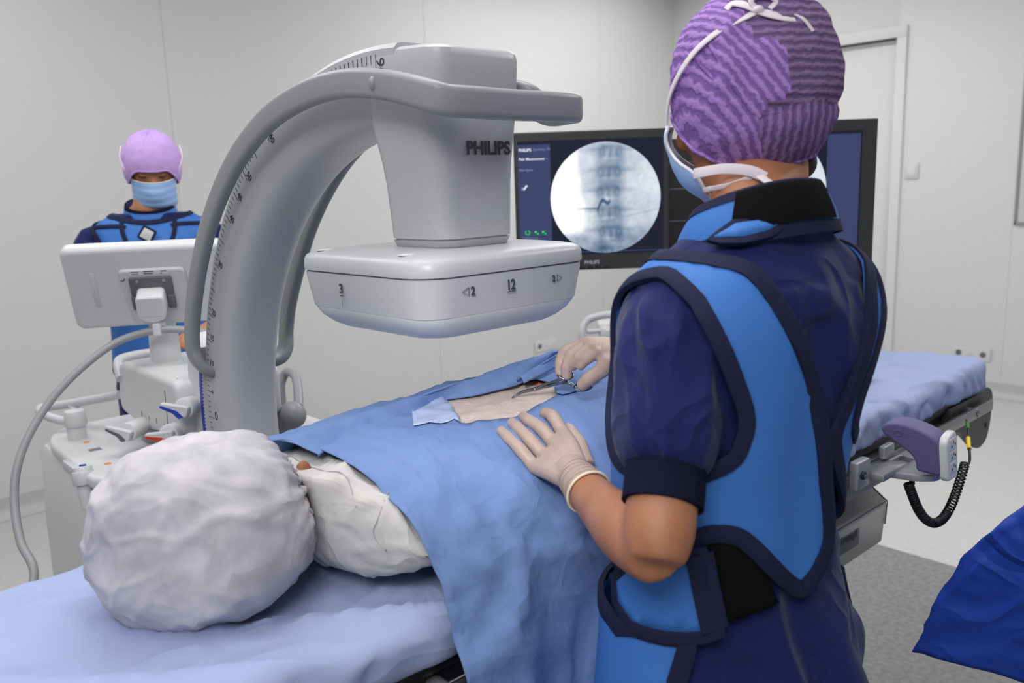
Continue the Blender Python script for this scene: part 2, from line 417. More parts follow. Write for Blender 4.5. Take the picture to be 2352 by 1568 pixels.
# --- print on the detector
LX, LY = (-EH), EZ       # reading frame on the -x face
def dtext(s, size, p, right, bold=.02, sx=1, m='ink'): return text('printed_mark', s, size, p, right, EZ, m, det, bold=bold, sx=sx)
def dline(p, right, w, hgt, m='ink'):
    r = V(right); q = V(p); n = r.cross(EZ)
    return obj('printed_mark', box((q, r, EZ, n), (-w/2, -hgt/2, 0), (w/2, hgt/2, .0006), .0001, 1), m, det)
def tri(p, right, s, sgn):
    r = V(right); n = r.cross(EZ); pts = [(-s*sgn, 0), (s*.8*sgn, s*.85), (s*.8*sgn, -s*.85)]
    return obj('printed_mark', tube([V(p)+r*a+EZ*b+n*.0004 for a, b in pts], .0006, 5, closed=True, hint=n), 'ink', det)
fx = DX-DS+.0045; fh = DH-DS+.0045       # face planes (slightly tapered)
dtext('3', .022, cw(.012, fx-.0018, .3735), -EH); dline(cw(.012, fx-.0012, .363), -EH, .010, .0016); dline(cw(.012, fx-.0004, .35), -EH, .0012, .011, 'inkl')
tri(cw(fh-.0016, .0, .3762), EX, .0072, 1); dtext('2', .018, cw(fh-.0016, .0145, .3755), EX)
dtext('12', .0225, cw(fh-.0018, .093, .3765), EX, sx=.85); dline(cw(fh-.0016, .093, .3665), EX, .017, .0014)
dtext('2', .015, cw(fh-.0018, .19, .3765), EX); tri(cw(fh-.0017, .2025, .377), EX, .006, -1)
# --- lettering on the neck
text('lettering', 'PHILIPS', .0285, cw(-.1512, .109, .5865), EX, EZ, 'ink', carm, bold=.03, sx=1.02)
# --- angle scale on the side of the arm
def sp_(a, r, x=-.0012): a = math.radians(a+1.29); return cw(r*math.cos(a), x, r*math.sin(a))
parts = []
for d in range(-16, 91):
    ln = .020 if d % 5 == 0 else .010
    if 61 <= d <= 89: ln = .014
    a = math.radians(d+1.29); rad = EH*math.cos(a)+EZ*math.sin(a); tan = EZ*math.cos(a)-EH*math.sin(a)
    if d in (0, 10, 15, 20, 30, 40, 45, 50, 60, 90): ln = .026
    if d % 5 and d < 61 and False: continue
    parts.append(box((sp_(d, .737), rad, tan, rad.cross(tan)), (-ln, -.0006, -.0002), (0, .0006, .0006), .0001, 1))
obj('scale_marks', join(*parts), 'ink', carm, 0, fix=True)
parts = []
for d, s in ((0, '0'), (10, '10'), (15, '15'), (20, '20'), (30, '30'), (40, '40'), (45, '45'), (50, '50'), (60, '60'), (90, '90'), (4.2, '+')):
    a = math.radians(d+1.29); rad = -(EH*math.cos(a)+EZ*math.sin(a)); tan = EZ*math.cos(a)-EH*math.sin(a)
    sz = .030 if d in (0, 90) else .02
    rr = .717 if d == 90 else .712
    text('scale_number', s, sz, sp_(d+.9, rr) if d else sp_(.6, .70), rad, tan, 'ink', carm, bold=0)
# --- hand rail looping round the arm and the neck
npath = [(0.7722, 1.8900, 1.1265), (0.7543, 1.8824, 1.1348), (0.7383, 1.8846, 1.1576), (0.7322, 1.8869, 1.1965), (0.7308, 1.8626, 1.2686), (0.7302, 1.8052, 1.3687), (0.7316, 1.7430, 1.4535), (0.7336, 1.6609, 1.5343), (0.7359, 1.5650, 1.6028), (0.7387, 1.4435, 1.6579), (0.7418, 1.3161, 1.6864), (0.7445, 1.2027, 1.6923), (0.7458, 1.1040, 1.6821), (0.7473, 1.0383, 1.6687), (0.7515, 0.9878, 1.6550)]
def loc3(p): q = V(p)-CO; return (q.dot(EH), q.dot(EX), q.z)
NL = [loc3(p) for p in npath]
zt = NL[-1][2]-.004
corner = [(-.212, -.020, zt-.004), (-.224, .02, zt-.006), (-.232, .08, zt-.008), (-.238, .15, zt-.008)]
FL = [(h, .163-x, z) for h, x, z in NL]           # mirrored rail on the far side
# front loop bulges out beyond the right of the neck, as a grip
grip = [(-.238, .195, zt-.008), (-.230, .225, zt-.008), (-.205, .238, zt-.008), (-.16, .234, zt-.007)]
full = NL+corner+grip+[FL[i] for i in range(len(FL)-2, -1, -1)]
hints = []
raw = spline([cw(*q) for q in full], 6)
for p in raw:
    h, x, z = loc3(p); r = V((0, 0, 0))+EH*h+EZ*z
    k = sm(-.02, -.12, h); hints.append((r.normalized()*(1-k)+EZ*k).normalized())
rp = rrect(.0225, .012, .010, 4)
obj('hand_rail', sweep(raw, rp, hints), 'mgrey', carm, 50, fix=True)
for q in (NL[-3],): obj('rail_button', sph(cw(q[0]-.004, q[1]-.0105, q[2]), (.008, .006, .011), 12, 8), 'mgrey', carm)
# --- x-ray tube under the table at the low end of the arm
obj('tube_housing', loft([[cw(b, .064+a, z) for a, b in rrect(s, t, .04, 5)] for z, s, t in ((-.86, .11, .12), (-.85, .125, .14), (-.66, .125, .14), (-.62, .11, .12), (-.56, .085, .09), (-.55, .075, .08))]), CARM, carm, 40, fix=True)
# --- carriage gripping the arm: white block with blue line
rings = []
for i in range(61):
    a = math.radians(-24+38*i/60)
    rings.append([cw(r*math.cos(a), x, r*math.sin(a)) for r, x in ((.7555, -.006), (.7555, .134), (.83, .134), (.845, .12), (.845, .008), (.83, -.006))])
obj('carriage', loft(rings), 'white', carm, 40, fix=True)
rings = []
for i in range(61):
    a = math.radians(-24+37.6*i/60)
    rings.append([cw(r*math.cos(a), x, r*math.sin(a)) for r, x in ((.7555, -.0075), (.7665, -.0075), (.7665, -.004), (.7555, -.004))])
obj('carriage_stripe', loft(rings), 'blue', carm, 40, fix=True)

# --- body of the c-arm stand (same machine): support housing, post, base
hx0, hx1 = .72, 1.0
HF = (V((hx0, 1.995, .93)), V((0, 1, 0)), V((0, 0, 1)), V((1, 0, 0)))     # side profile in (y,z), extruded along x
housing = obj('support_housing', prism(roundpoly([(-.01, .165), (.405, .165), (.425, .02), (.24, .0), (-.01, .03)], [.03, .05, .04, .06, .03], 6), HF, 0, .27, .016, 4), 'white', carm, 45, fix=True)
# printed reference lines on the housing
for i, q in enumerate((.05, .09, .13, .17)):
    obj('printed_mark', wbox((hx0-.0008, 2.02+q*1.3, .965), (hx0+.001, 2.024+q*1.3, .975+.004*(i % 2)), .0002, n=1), 'inkl', housing)
obj('cover_joint', sweep([(hx0-.0002, 2.06, .95), (hx0-.0002, 2.06, 1.06), (hx0+.004, 2.045, 1.082), (hx0+.02, 2.02, 1.0955)], circ(.0012, 6)), 'inkl', housing)
# lever knobs
def lever(c, d, L, colr, pitch):
    """short barrel along d with a flat paddle"""
    c, d = V(c), V(d).normalized(); l = obj('lever', cyl(c, c+d*L, .022, 22, .025, .005), 'white', carm, 40)
    u = V((0, 0, 1)); s = d.cross(u).normalized()
    e = c+d*(L+.001)
    fr = (e, (s*math.cos(pitch)+u*math.sin(pitch)), (u*math.cos(pitch)-s*math.sin(pitch)), d)
    obj('paddle', prism(roundpoly([(-.02, .012), (.05, .009), (.05, -.004), (.012, -.008), (.0, -.02), (-.018, -.014)], .006, 3), fr, 0, .016, .004, 2), 'white', l, 40, fix=True)
    obj('colour_stripe', prism(roundpoly([(.006, -.002), (.048, .003), (.048, -.003), (.014, -.010), (.0, -.0205), (-.012, -.014)], .003, 2), fr, .0162, .0172, 0), colr, l, 0, fix=True)
lever((0.7561, 1.9762, 1.0360), (-.75, -.66, .05), .055, 'blue', .2)
lever((0.73, 2.0240, 0.9688), (-.75, -.66, .05), .05, 'red', -.05)
lever((0.7119, 2.2139, 0.9496), (-.8, -.6, .0), .07, 'dgrey', .25)
obj('trim_band', wbox((.745, 2.06, .905), (.80, 2.17, .925), .004), 'crimson', carm)
# lower column and base
obj('base_body', loft([[V((x+a, y+b, z)) for a, b in rrect(s, t, .05, 5)] for z, x, y, s, t in ((.12, .86, 2.36, .30, .34), (.14, .86, 2.36, .31, .35), (.60, .86, 2.36, .31, .33), (.83, .86, 2.34, .31, .30), (.85, .86, 2.34, .30, .29))]), 'white', carm, 40, fix=True)
obj('console_panel', prism(roundpoly([(.535, 2.05), (1.17, 2.05), (1.17, 2.63), (.60, 2.63), (.55, 2.5)], .06, 5), WF, .85, .885, .012, 3), 'white', carm, 40, fix=True)
obj('console_print', wbox((.60, 2.30, .8851), (.63, 2.325, .8857), .0002), 'inkl', carm, 0); obj('console_print', wbox((.68, 2.2, .8851), (.75, 2.21, .8857), .0002), 'inkl', carm, 0)
for x, y in ((.62, 2.40), (.60, 2.16), (.63, 2.13)):
    obj('indicator_mark', prism(circ(.008, 12), (V((x, y, .885)), V((1, 0, 0)), V((0, 1, 0)), V((0, 0, 1))), 0, .0012), 'orange', carm)
obj('support_column', cyl((.86, 2.28, .86), (.86, 2.28, .96), .13, 32, bev=.01), 'mgrey', carm)
obj('corner_cap', join(cyl((.615, 2.46, .84), (.615, 2.46, .93), .024, 24, bev=.003), cyl((.615, 2.46, .92), (.615, 2.46, .965), .029, 24, .026, .006)), 'white', carm)
# push rail at the left of the stand
rail = spline([(0.7304, 2.4402, 0.9888), (0.6682, 2.5712, 0.959), (0.6045, 2.6784, 0.938), (0.5828, 2.6839, 0.9363), (0.5741, 2.6225, 0.9336), (0.596, 2.5726, 0.9229), (0.6362, 2.5602, 0.9089)], 6)
obj('push_rail', tube(rail, .0125, 12), 'lgrey', carm, 60)
obj('rail_bracket', join(tube([(0.6502, 2.6131, 0.9516), (0.653, 2.5912, 0.9291), (0.6512, 2.5735, 0.907)], [.016, .013, .02], 12)), 'lgrey', carm, 60)
obj('console_handle', tube(spline([(0.7207, 2.3806, 1.0442), (0.7333, 2.4324, 1.0773), (0.7607, 2.4642, 1.0845), (0.8327, 2.4815, 1.0846), (0.8959, 2.4511, 1.0821)], 6), .013, 12), 'lgrey', carm, 60)
# rear drive grip and steering hub right of the arm
obj('hub', join(cyl((0.9963, 2.0684, 0.9027), (1.0120, 1.9840, 0.9511), .034, 22, bev=.004), sph((1.0124, 1.9843, 0.9533), .0365, 18, 12)), 'mgrey', carm, 60)
obj('grip_loop', tube(spline([(1.0769, 2.1683, 0.9354), (1.0823, 2.1771, 0.9899), (1.0963, 2.1725, 1.0221), (1.0994, 2.1441, 1.0295), (1.0892, 2.0966, 1.0221), (1.0601, 2.0347, 0.9981), (1.0271, 1.9758, 0.9729)], 6), .0125, 12), 'mgrey', carm, 60)
# wheels
for x, y in ((.62, 2.10), (1.1, 2.10), (.62, 2.62), (1.1, 2.62)):
    obj('castor', cyl((x-.025, y, .06), (x+.025, y, .06), .06, 24, bev=.01), 'dgrey', carm)
# --- control screen of the stand, seen from the back
pb = V((.812, 2.285, 1.09))
obj('screen_post', join(cyl(pb-V((0, 0, .01)), pb+V((0, 0, .085)), .040, 28, .037, .003), cyl(pb+V((0, 0, .085)), pb+V((0, 0, .098)), .031, 24), cyl(pb+V((0, 0, .096)), pb+V((0, 0, .205)), .034, 28, .037, .003)), 'white', carm, 40)
obj('post_joint', cyl(pb+V((0, 0, .0852)), pb+V((0, 0, .0965)), .0335, 24), 'black', carm)
sc = V((0.7678, 2.2236, 1.2989)); a_ = math.radians(14); t_ = math.radians(24)
fh = V((_f.x, _f.y, 0)).normalized(); rh = V((_r.x, _r.y, 0)).normalized()
sr = (rh*math.cos(a_)+fh*math.sin(a_)); bk = -(fh*math.cos(a_)-rh*math.sin(a_))    # bk points towards the camera side
su = (V((0, 0, 1))*math.cos(t_)+bk*math.sin(t_)); sn = sr.cross(su)
SF = (sc, sr, su, sn)
scr = obj('screen_case', prism(rrect(.192, .117, .022, 6), SF, -.042, 0, .014, 4), 'white', carm, 40, fix=True)
obj('screen_glass', prism(rrect(.18, .105, .012, 4), SF, -.0425, -.0415), 'black', scr)
obj('mount_cover', prism(roundpoly([(-.068, .058), (.094, .058), (.094, -.108), (-.05, -.108)], .018, 5), SF, -.004, .010, .007, 3), 'lgrey', scr, 40, fix=True)
obj('edge_channel', prism(rrect(.007, .05, .006, 4), (sc-sr*.128+su*.0, sr, su, sn), -.003, .0012, .0008, 2), 'lgrey', scr)
mp = obj('mount_plate', prism(rrect(.051, .032, .004, 3), (sc+sr*.008+su*.005, sr, su, sn), .008, .016, .002, 2), 'dgrey', scr)
for s_ in (-1, 1):
    obj('screw', cyl(sc+sr*(.008+s_*.032)+su*.028+sn*.0155, sc+sr*(.008+s_*.032)+su*.028+sn*.018, .004, 12), 'mgrey', mp)
    obj('mount_arm', box((sc+sr*(.008+s_*.043)-su*.035, sr, su, sn), (-.009, -.02, .008), (.009, .02, .020), .003), 'dgrey', mp)
obj('type_plate', box((sc+sr*.008+su*.049, sr, su, sn), (-.046, -.006, .010), (.046, .006, .0106), .0002, 1), 'white', scr)
for i, (x, y, w_) in enumerate(((-.034, .003, .010), (-.034, -.003, .008), (-.002, .0035, .012), (-.002, -.0025, .011), (.030, .003, .003), (.037, .003, .004), (.028, -.003, .003))):
    obj('printed_mark', box((sc+sr*(.008+x)+su*(.049+y), sr, su, sn), (-w_, -.0014, .0106), (w_, .0014, .0109), .0001, 1), 'ink' if i in (2, 3, 4, 5) else 'inkl', scr)
obj('tick_mark', sweep([sc+sr*(-.057+a)+su*(.03+b)+sn*.0106 for a, b in ((-.004, .001), (-.001, -.003), (.006, .005))], circ(.0012, 5)), 'ink', scr)
hd = sc+sr*.006-su*.018+sn*.018
obj('tilt_head', prism(roundpoly([(-.033, .028), (.033, .028), (.035, -.02), (.03, -.04), (0, -.052), (-.03, -.04), (-.035, -.02)], .012, 4), (hd, sr, su, sn), -.004, .05, .006, 4), 'white', carm, 45, fix=True)
# --- cable hose from the stand, clipped to the post
hp = [(0.3638, 2.0453, 0.6089), (0.3921, 2.0709, 0.7033), (0.386, 2.1311, 0.7572), (0.3942, 2.1833, 0.8306), (0.4134, 2.2119, 0.904), (0.4534, 2.2348, 0.9755), (0.5179, 2.2503, 1.0514), (0.5954, 2.2516, 1.1172), (0.6811, 2.2419, 1.1682), (0.7657, 2.1985, 1.1911), (0.8388, 2.1580, 1.1839), (0.898, 2.1394, 1.1589), (0.9586, 2.1257, 1.1044)]
h0 = V(hp[0])
hp = [(.62, 2.05, .06), (.45, 1.9, .05), (h0.x-.01, h0.y-.02, .35)]+hp
obj('cable_hose', tube(spline(hp, 8), .0098, 12), 'hose', carm, 60)
c_ = V((0.7685, 2.1965, 1.1931))
obj('hose_clip', box((c_, rh, V((0, 0, 1)), -fh), (-.010, -.016, -.030), (.010, .018, .014), .005, 3), 'white', carm)
# --- hand switch in its holder on the column
t = thing('hand_switch', 'small white hand switch with blue button in a holder on the cart column', 'switch', (0.5221, 2.1125, 0.7906))
hs = V((0.5404, 2.1499, 0.8965)); b2 = V((0.535, 2.1289, 0.7933)); ax = (hs-b2).normalized()
obj('switch_body', cyl(b2, hs, .015, 18, .020, .004), 'white', t, 40)
obj('blue_button', cyl(hs, hs+ax*.004, .008, 14, bev=.001), 'blue', t)
hol = obj('holder', cyl(hs-ax*.045, hs-ax*.012, .026, 20, bev=.003), 'lgrey', t, 40); obj('holder_bracket', wbox(tuple(hs-ax*.040+V((-.008, .02, 0))), tuple(hs-ax*.020+V((.010, .15, .004))), .003), 'lgrey', t, 40)
hel = [b2-ax*(.02+i*.0006)+V((.008*math.cos(i*.9), .008*math.sin(i*.9), 0)) for i in range(180)]
obj('coiled_cable', tube([b2, b2-ax*.02]+hel, .003, 6), 'white', t, 60)

# ================================================================ TWIN MONITOR STATION
D_ = 2.95
mst = thing('monitor_station', 'mobile x-ray viewing station with two black monitors side by side beyond the table', 'monitor', (2.45, 2.05, 0))
mr = (rh*math.cos(math.radians(-1.8))+fh*math.sin(math.radians(-1.8))).normalized(); mu = V((0, 0, 1)); mn = mr.cross(mu)
A0 = V((2.0286, 2.2032, 1.2248)); A0.z = 0
# left monitor panel coordinates: (x,z) metres on the plane, origin at lower-left corner of the pair
OZ = (2.2056, 2.0286, 1.2213)[2]
o_ = V((A0.x, A0.y, OZ))
def mf(x, z, n=0.): return o_+mr*x+mu*z+mn*n
LW, LH = .535, .478
def monitor(x0, w, h, tag):
    fr = (mf(x0, 0), mr, mu, mn)
    c = obj('monitor_case', prism(roundpoly([(0, 0), (w, 0), (w, h), (0, h)], .004, 3), fr, -.05, 0, .004, 2), 'bezel', mst, 40, fix=True)
    return c
mA = monitor(0, LW, LH, 'l'); mB = monitor(.665, .575, LH+.006, 'r')
obj('connector_block', prism(rrect(.078, .2, .004, 3), (mf(.60, .24), mr, mu, mn), -.06, -.012, .003), 'black', mst, 40, fix=True)
for z in (.16, .27, .36): obj('block_joint', box((mf(.60, z, -.0125), mr, mu, mn), (-.078, -.0015, 0), (.078, .0015, .0012), .0003, 1), 'dgrey', mst)
def smat(name, rgb, e): return mat(name, rgb, .3, emit=e, spec=.1)
M['scr_bg'] = smat('screen_background', (22, 24, 42), 1.0)
M['scr_side'] = smat('screen_side_panel', (58, 69, 108), .9)
M['scr_white'] = smat('screen_text', (230, 236, 250), 1.0)
M['scr_grey'] = smat('screen_text_dim', (128, 142, 184), 1.0)
M['scr_green'] = smat('screen_green', (30, 214, 92), 1.0)
M['scr_dgreen'] = smat('screen_dark_green', (20, 120, 74), 1.0)
def screen_parts(c, x0, flip):
    sx0, sz0, sw, sh = x0+.014+(.0 if not flip else .01), .056, .500, .392
    obj('screen', box((mf(sx0, sz0), mr, mu, mn), (0, 0, -.001), (sw, sh, .0012), .0003, 1), 'scr_bg', c)
    px = sx0 if not flip else sx0+sw-.118
    obj('side_panel', box((mf(px, sz0), mr, mu, mn), (0, .0, .0008), (.112, sh-.012, .0016), .0002, 1), 'scr_side', c)
    return sx0, sz0, sw, sh
def xray(c, cx, cz, R):
    """round fluoroscopy picture: spine seen from the back, contrast-filled needle"""
    pts = []; n = 90; vs, fs, idx = [], [], {}
    for j in range(n+1):
        for i in range(n+1):
            u, v = 2*i/n-1, 2*j/n-1
            r = max(abs(u), abs(v)); h = math.hypot(u, v)
            if h > 1e-9: u, v = u*r/h, v*r/h
            idx[i, j] = len(vs); pts.append((u, v)); vs.append(mf(cx+u*R, cz+v*R, .0022))
    for j in range(n):
        for i in range(n): fs.append((idx[i, j], idx[i+1, j], idx[i+1, j+1], idx[i, j+1]))
    def g(x, y, sx, sy): return math.exp(-(x/sx)**2-(y/sy)**2)
    def val(u, v):
        b = .80+.10*nz((u, v, 1), 2.2)+.05*nz((u, v, 4), 6)
        b += .55*sm(-.32, -.62, u+.16*nz((u*0, v, 2), 2.5)+.1*v)*sm(-.75, -.35, v)     # bright, burnt-out left
        b -= .34*sm(-.45, -.80, v-.08*u)*(.7+.6*nz((u, v, 9), 5))                      # pelvis
        x = u-.06-.06*v*v
        b -= .26*math.exp(-(x/.27)**4)*sm(1.2, .5, abs(v-.1))                              # vertebral column
        for k in range(6):
            y = v-(.88-.36*k)
            b -= .13*g(x, y-.02, .22, .05)
            for s in (-1, 1):
                b -= .24*g(x-s*.155, y+.06, .055, .09); b += .22*g(x-s*.155, y+.06, .024, .05)
                b -= .12*g(x-s*.33, y+.02, .14, .035)
            b -= .18*g(x, y+.1, .03, .1)
            b += .12*g(x, y+.17, .2, .03)
        b += .22*g(x+.02, v+.03, .09, .12)
        # contrast trace and needle
        t = (u+.14)/.22
        if -.1 < t < 1.1: b -= .75*math.exp(-((v-(-.20+.21*t+.08*math.sin(t*5)))/.034)**2)*sm(1.1, .95, t)*sm(-.1, .02, t)
        if -.52 < u < -.13: b -= .42*math.exp(-((v+.185)/.012)**2)
        b -= .10*math.exp(-((v+.42+.2*(-u))/.012)**2)*(1 if u > -.1 else 0)
        b += .05*nz((u, v, 7), 16)
        return max(.12, min(1.05, b))
    me = bpy.data.meshes.new('xray_picture'); me.from_pydata([tuple(v) for v in vs], [], fs); me.update()
    ca = me.color_attributes.new('pic', 'FLOAT_COLOR', 'POINT')
    for i, (u, v) in enumerate(pts):
        b = val(u, v); k = min(1, b)
        ca.data[i].color = (.05+.93*k**2.3-.04*(1-k), .075+.92*k**2.1, .12+.90*k**1.75, 1)
    m = bpy.data.materials.new('xray_picture'); m.use_nodes = True; nt = m.node_tree; bs = nt.nodes['Principled BSDF']
    at = nt.nodes.new('ShaderNodeVertexColor'); at.layer_name = 'pic'
    bs.inputs['Base Color'].default_value = (.02, .02, .03, 1); bs.inputs['Roughness'].default_value = .3
    nt.links.new(at.outputs['Color'], bs.inputs['Emission Color']); bs.inputs['Emission Strength'].default_value = 1.0
    o = bpy.data.objects.new('xray_picture', me); me.materials.append(m); link(o, c)
    return o
def st(c, s, size, x, z, m='scr_white', bold=.01): text('screen_text', s, size, mf(x, z, .0019), mr, mu, m, c, ext=.0002, bold=bold, align='LEFT')
sx0, sz0, sw, sh = screen_parts(mA, 0, False)
xray(mA, .314, .248, .190)
st(mA, 'PHILIPS', .0135, sx0+.004, .418, bold=.03); st(mA, 'Zenition 70', .0125, sx0+.053, .419, 'scr_grey', 0)
st(mA, 'Pain Management', .0125, sx0+.004, .388, bold=.02); st(mA, 'v', .012, sx0+.097, .389, 'scr_grey')
st(mA, 'Pain-Spine', .0115, sx0+.004, .351, 'scr_grey')
obj('screen_icon', join(box((mf(sx0+.024, .292, .0019), (mr*.6+mu*.8), (mu*.6-mr*.8), mn), (-.009, -.003, 0), (.009, .003, .0003), .0001, 1)), 'scr_white', mA)
obj('screen_icon', box((mf(sx0+.016, .287, .0018), mr, mu, mn), (-.006, -.005, 0), (.006, .005, .0002), .0001, 1), 'scr_grey', mA)
obj('status_ring', tube([mf(sx0+.027+.0075*math.cos(a*.3+2.2), .136+.0075*math.sin(a*.3+2.2), .002) for a in range(19)], .0016, 6, hint=mn), 'scr_green', mA)
for x in (.057, .083):
    obj('status_icon', prism(circ(.008, 14), (mf(sx0+x, .136, .0017), mr, mu, mn), 0, .0003), 'scr_dgreen', mA, 0)
    obj('status_dot', prism(circ(.003, 10), (mf(sx0+x+.006, .131, .0021), mr, mu, mn), 0, .0003), 'scr_green', mA, 0)
    obj('status_dot', prism(circ(.0022, 10), (mf(sx0+x-.002, .138, .0021), mr, mu, mn), 0, .0003), 'scr_white', mA, 0)
st(mA, 'Cumulative time', .008, sx0+.010, .117, 'scr_grey', 0); st(mA, '0.045 mGy', .0105, sx0+.010, .105, bold=.02)
st(mA, 'Cumulative DAP', .008, sx0+.010, .091, 'scr_grey', 0); st(mA, '0.0144 Gy\u00b7cm\u00b2', .0105, sx0+.010, .079, bold=.02)
obj('progress_line', box((mf(sx0, sz0+.006), mr, mu, mn), (.118, 0, .001), (sw-.004, .003, .0018), .0002, 1), 'scr_side', mA)
M['logo'] = mat('bezel_lettering', (196, 198, 200), .4)
text('lettering', 'PHILIPS', .0165, mf(.264, .026, .0006), mr, mu, 'logo', mA, bold=.015)
bs_ = obj('button_strip', prism(rrect(.082, .006, .0055, 5), (mf(.245, .009, 0), mr, mu, mn), -.001, .0012, .0008), 'black', mA)
for i in range(5): obj('button', prism(circ(.0028, 10), (mf(.190+.027*i, .009, .001), mr, mu, mn), 0, .001, .0003), 'dgrey', bs_, 30)
s2 = screen_parts(mB, .665, True)
xray(mB, .665+.216, .255, .190)
# stand: column, base, handle
obj('column', prism(rrect(.05, .045, .02, 4), (mf(.6, 0, -.10)-mu*OZ, mr, mn, mu), .06, OZ+.25, .004), 'white', mst, 40, fix=True)
obj('cross_bar', box((mf(.6, .24, -.085), mr, mu, mn), (-.34, -.03, -.015), (.34, .03, .035), .006), 'dgrey', mst)
obj('cart_body', prism(roundpoly([(-.3, -.26), (.3, -.26), (.3, .26), (-.3, .26)], .06), (mf(.58, 0, -.16)-mu*OZ, mr, mn, mu), .12, .78, .02), 'white', mst, 40, fix=True)
obj('cart_tray', prism(roundpoly([(-.22, -.1), (.22, -.1), (.22, .12), (-.22, .12)], .05), (mf(.5, 0, .0)-mu*OZ, mr, mn, mu), .985, 1.03, .01), 'white', mst, 40, fix=True)
hl = spline([(2.2535, 1.8920, 1.0685), (2.1917, 1.9478, 1.0683), (2.1502, 1.9817, 1.0537), (2.1229, 1.9839, 1.0190), (2.1251, 1.9707, 0.9741), (2.1567, 1.9388, 0.9608), (2.2367, 1.8791, 0.957)], 6)
obj('push_handle', tube(hl, .0135, 12), 'lgrey', mst, 60)
obj('handle_bar', tube([(2.1347, 1.9724, 1.0154), (2.2008, 1.9267, 1.0170), (2.2719, 1.8883, 1.0110)], .008, 10), 'lgrey', mst, 60)
for a, b in ((-.28, -.24), (.28, -.24), (-.28, .24), (.28, .24)):
    q = mf(.58+a, 0, -.16+b)-mu*OZ; obj('castor', cyl(q+mr*-.02+mu*.055, q+mr*.02+mu*.055, .055, 20, bev=.008), 'dgrey', mst)

# ================================================================ OPERATING TABLE
tab = thing('operating_table', 'operating table with black frame, steel side rail and steel column under the patient', 'operating table', (1.2, 1.07, 0))
TY0, TY1, TX1 = .81, 1.33, 2.52
obj('top_frame', join(wbox((-.62, .845, .865), (1.55, 1.295, .925), .006), wbox((1.57, .845, .865), (2.50, 1.295, .925), .006)), 'black', tab)
obj('edge_profile', join(wbox((-.62, .826, .905), (2.40, .848, .929), .003), wbox((-.62, 1.292, .905), (2.40, 1.312, .929), .003)), 'black', tab)
obj('leg_panel', wbox((1.72, .85, .79), (2.42, 1.29, .868), .008), 'mgrey', tab)
for y0 in (.797, 1.331):
    r = obj('side_rail', join(wbox((1.60, y0, .866), (2.512, y0+.010, .897), .0015), wbox((-.5, y0, .866), (1.50, y0+.010, .897), .0015)), 'steel', tab)
    for x in (2.40, 2.10, 1.75, 1.2, .6, 0.):
        obj('rail_spacer', cyl((x, min(y0, 1.29) if y0 > 1 else y0+.009, .882), (x, y0+.001 if y0 > 1 else .848, .882), .011, 14), 'alu', tab)
        if y0 < 1 and x in (2.40, 2.10): obj('rail_screw', join(cyl((x, y0-.0012, .884), (x, y0+.002, .884), .0085, 16), cyl((x, y0-.0016, .8725), (x, y0+.002, .8725), .003, 10)), 'chrome', tab)
        if y0 < 1 and x in (2.40, 2.10): obj('screw_socket', cyl((x, y0-.0018, .884), (x, y0, .884), .0038, 6), 'black', tab)
for y in (.81, 1.306):
    pl = obj('end_plate', prism(roundpoly([(2.26, .918), (2.50, .918), (2.545, .925), (2.575, .90), (2.572, .82), (2.55, .768), (2.50, .752), (2.46, .765), (2.36, .83), (2.26, .85)], [.005, .005, .02, .02, .03, .02, .03, .03, .04, .005], 4), (V((0, y+.03, 0)), V((1, 0, 0)), V((0, 0, 1)), V((0, -1, 0))), 0, .022, .004, 2), 'dgrey' if False else 'bezel', tab, 40, fix=True)
    if y < 1: obj('pivot_bolt', cyl((2.535, y+.006, .815), (2.535, y+.012, .815), .008, 14), 'black', tab)
# column head, column, base
obj('column_shroud', prism(roundpoly([(.935, .545), (.925, .665), (1.05, .755), (1.20, .755), (1.24, .665), (1.23, .545)], [.012, .012, .05, .05, .03, .01], 4), (V((1.52, 0, 0)), V((0, 1, 0)), V((0, 0, 1)), V((1, 0, 0))), 0, .645, .006, 3), 'steel', tab, 35, fix=True)
obj('shroud_joint', join(sweep([(1.53, .9245, .668), (2.158, .9245, .668)], circ(.0012, 6)), sweep([(2.1662, .93, .60), (2.1662, .926, .664), (2.1662, 1.05, .7535)], circ(.002, 6))), 'dgrey', tab)
pn = obj('maker_plate', prism(roundpoly([(1.885, .592), (2.012, .592), (2.012, .647), (1.885, .647)], .003), (V((0, .9292, 0)), V((1, 0, 0)), V((0, 0, 1)), V((0, -1, .083))), 0, .002, .0005), 'dgrey', tab, fix=True)
text('lettering', 'Trumpf', .030, (1.952, .9262, .628), (1, 0, 0), (0, .083, 1), 'black', pn); text('lettering', 'Medical', .030, (1.952, .9285, .603), (1, 0, 0), (0, .083, 1), 'black', pn)
obj('column', prism(rrect(.13, .13, .03), (V((1.45, 1.08, 0)), V((1, 0, 0)), V((0, 1, 0)), V((0, 0, 1))), .1, .80, .004), 'steel', tab, 35)
obj('base', prism(roundpoly([(.95, .82), (1.95, .82), (1.95, 1.34), (.95, 1.34)], .08), WF, .02, .11, .03), 'lgrey', tab, 40)
obj('drive_block', box((V((1.64, .87, .80)), V((1, 0, 0)), V((0, 1, 0)), V((0, 0, 1))), (0, -.03, -.015), (.075, .03, .03), .004), 'alu', tab)
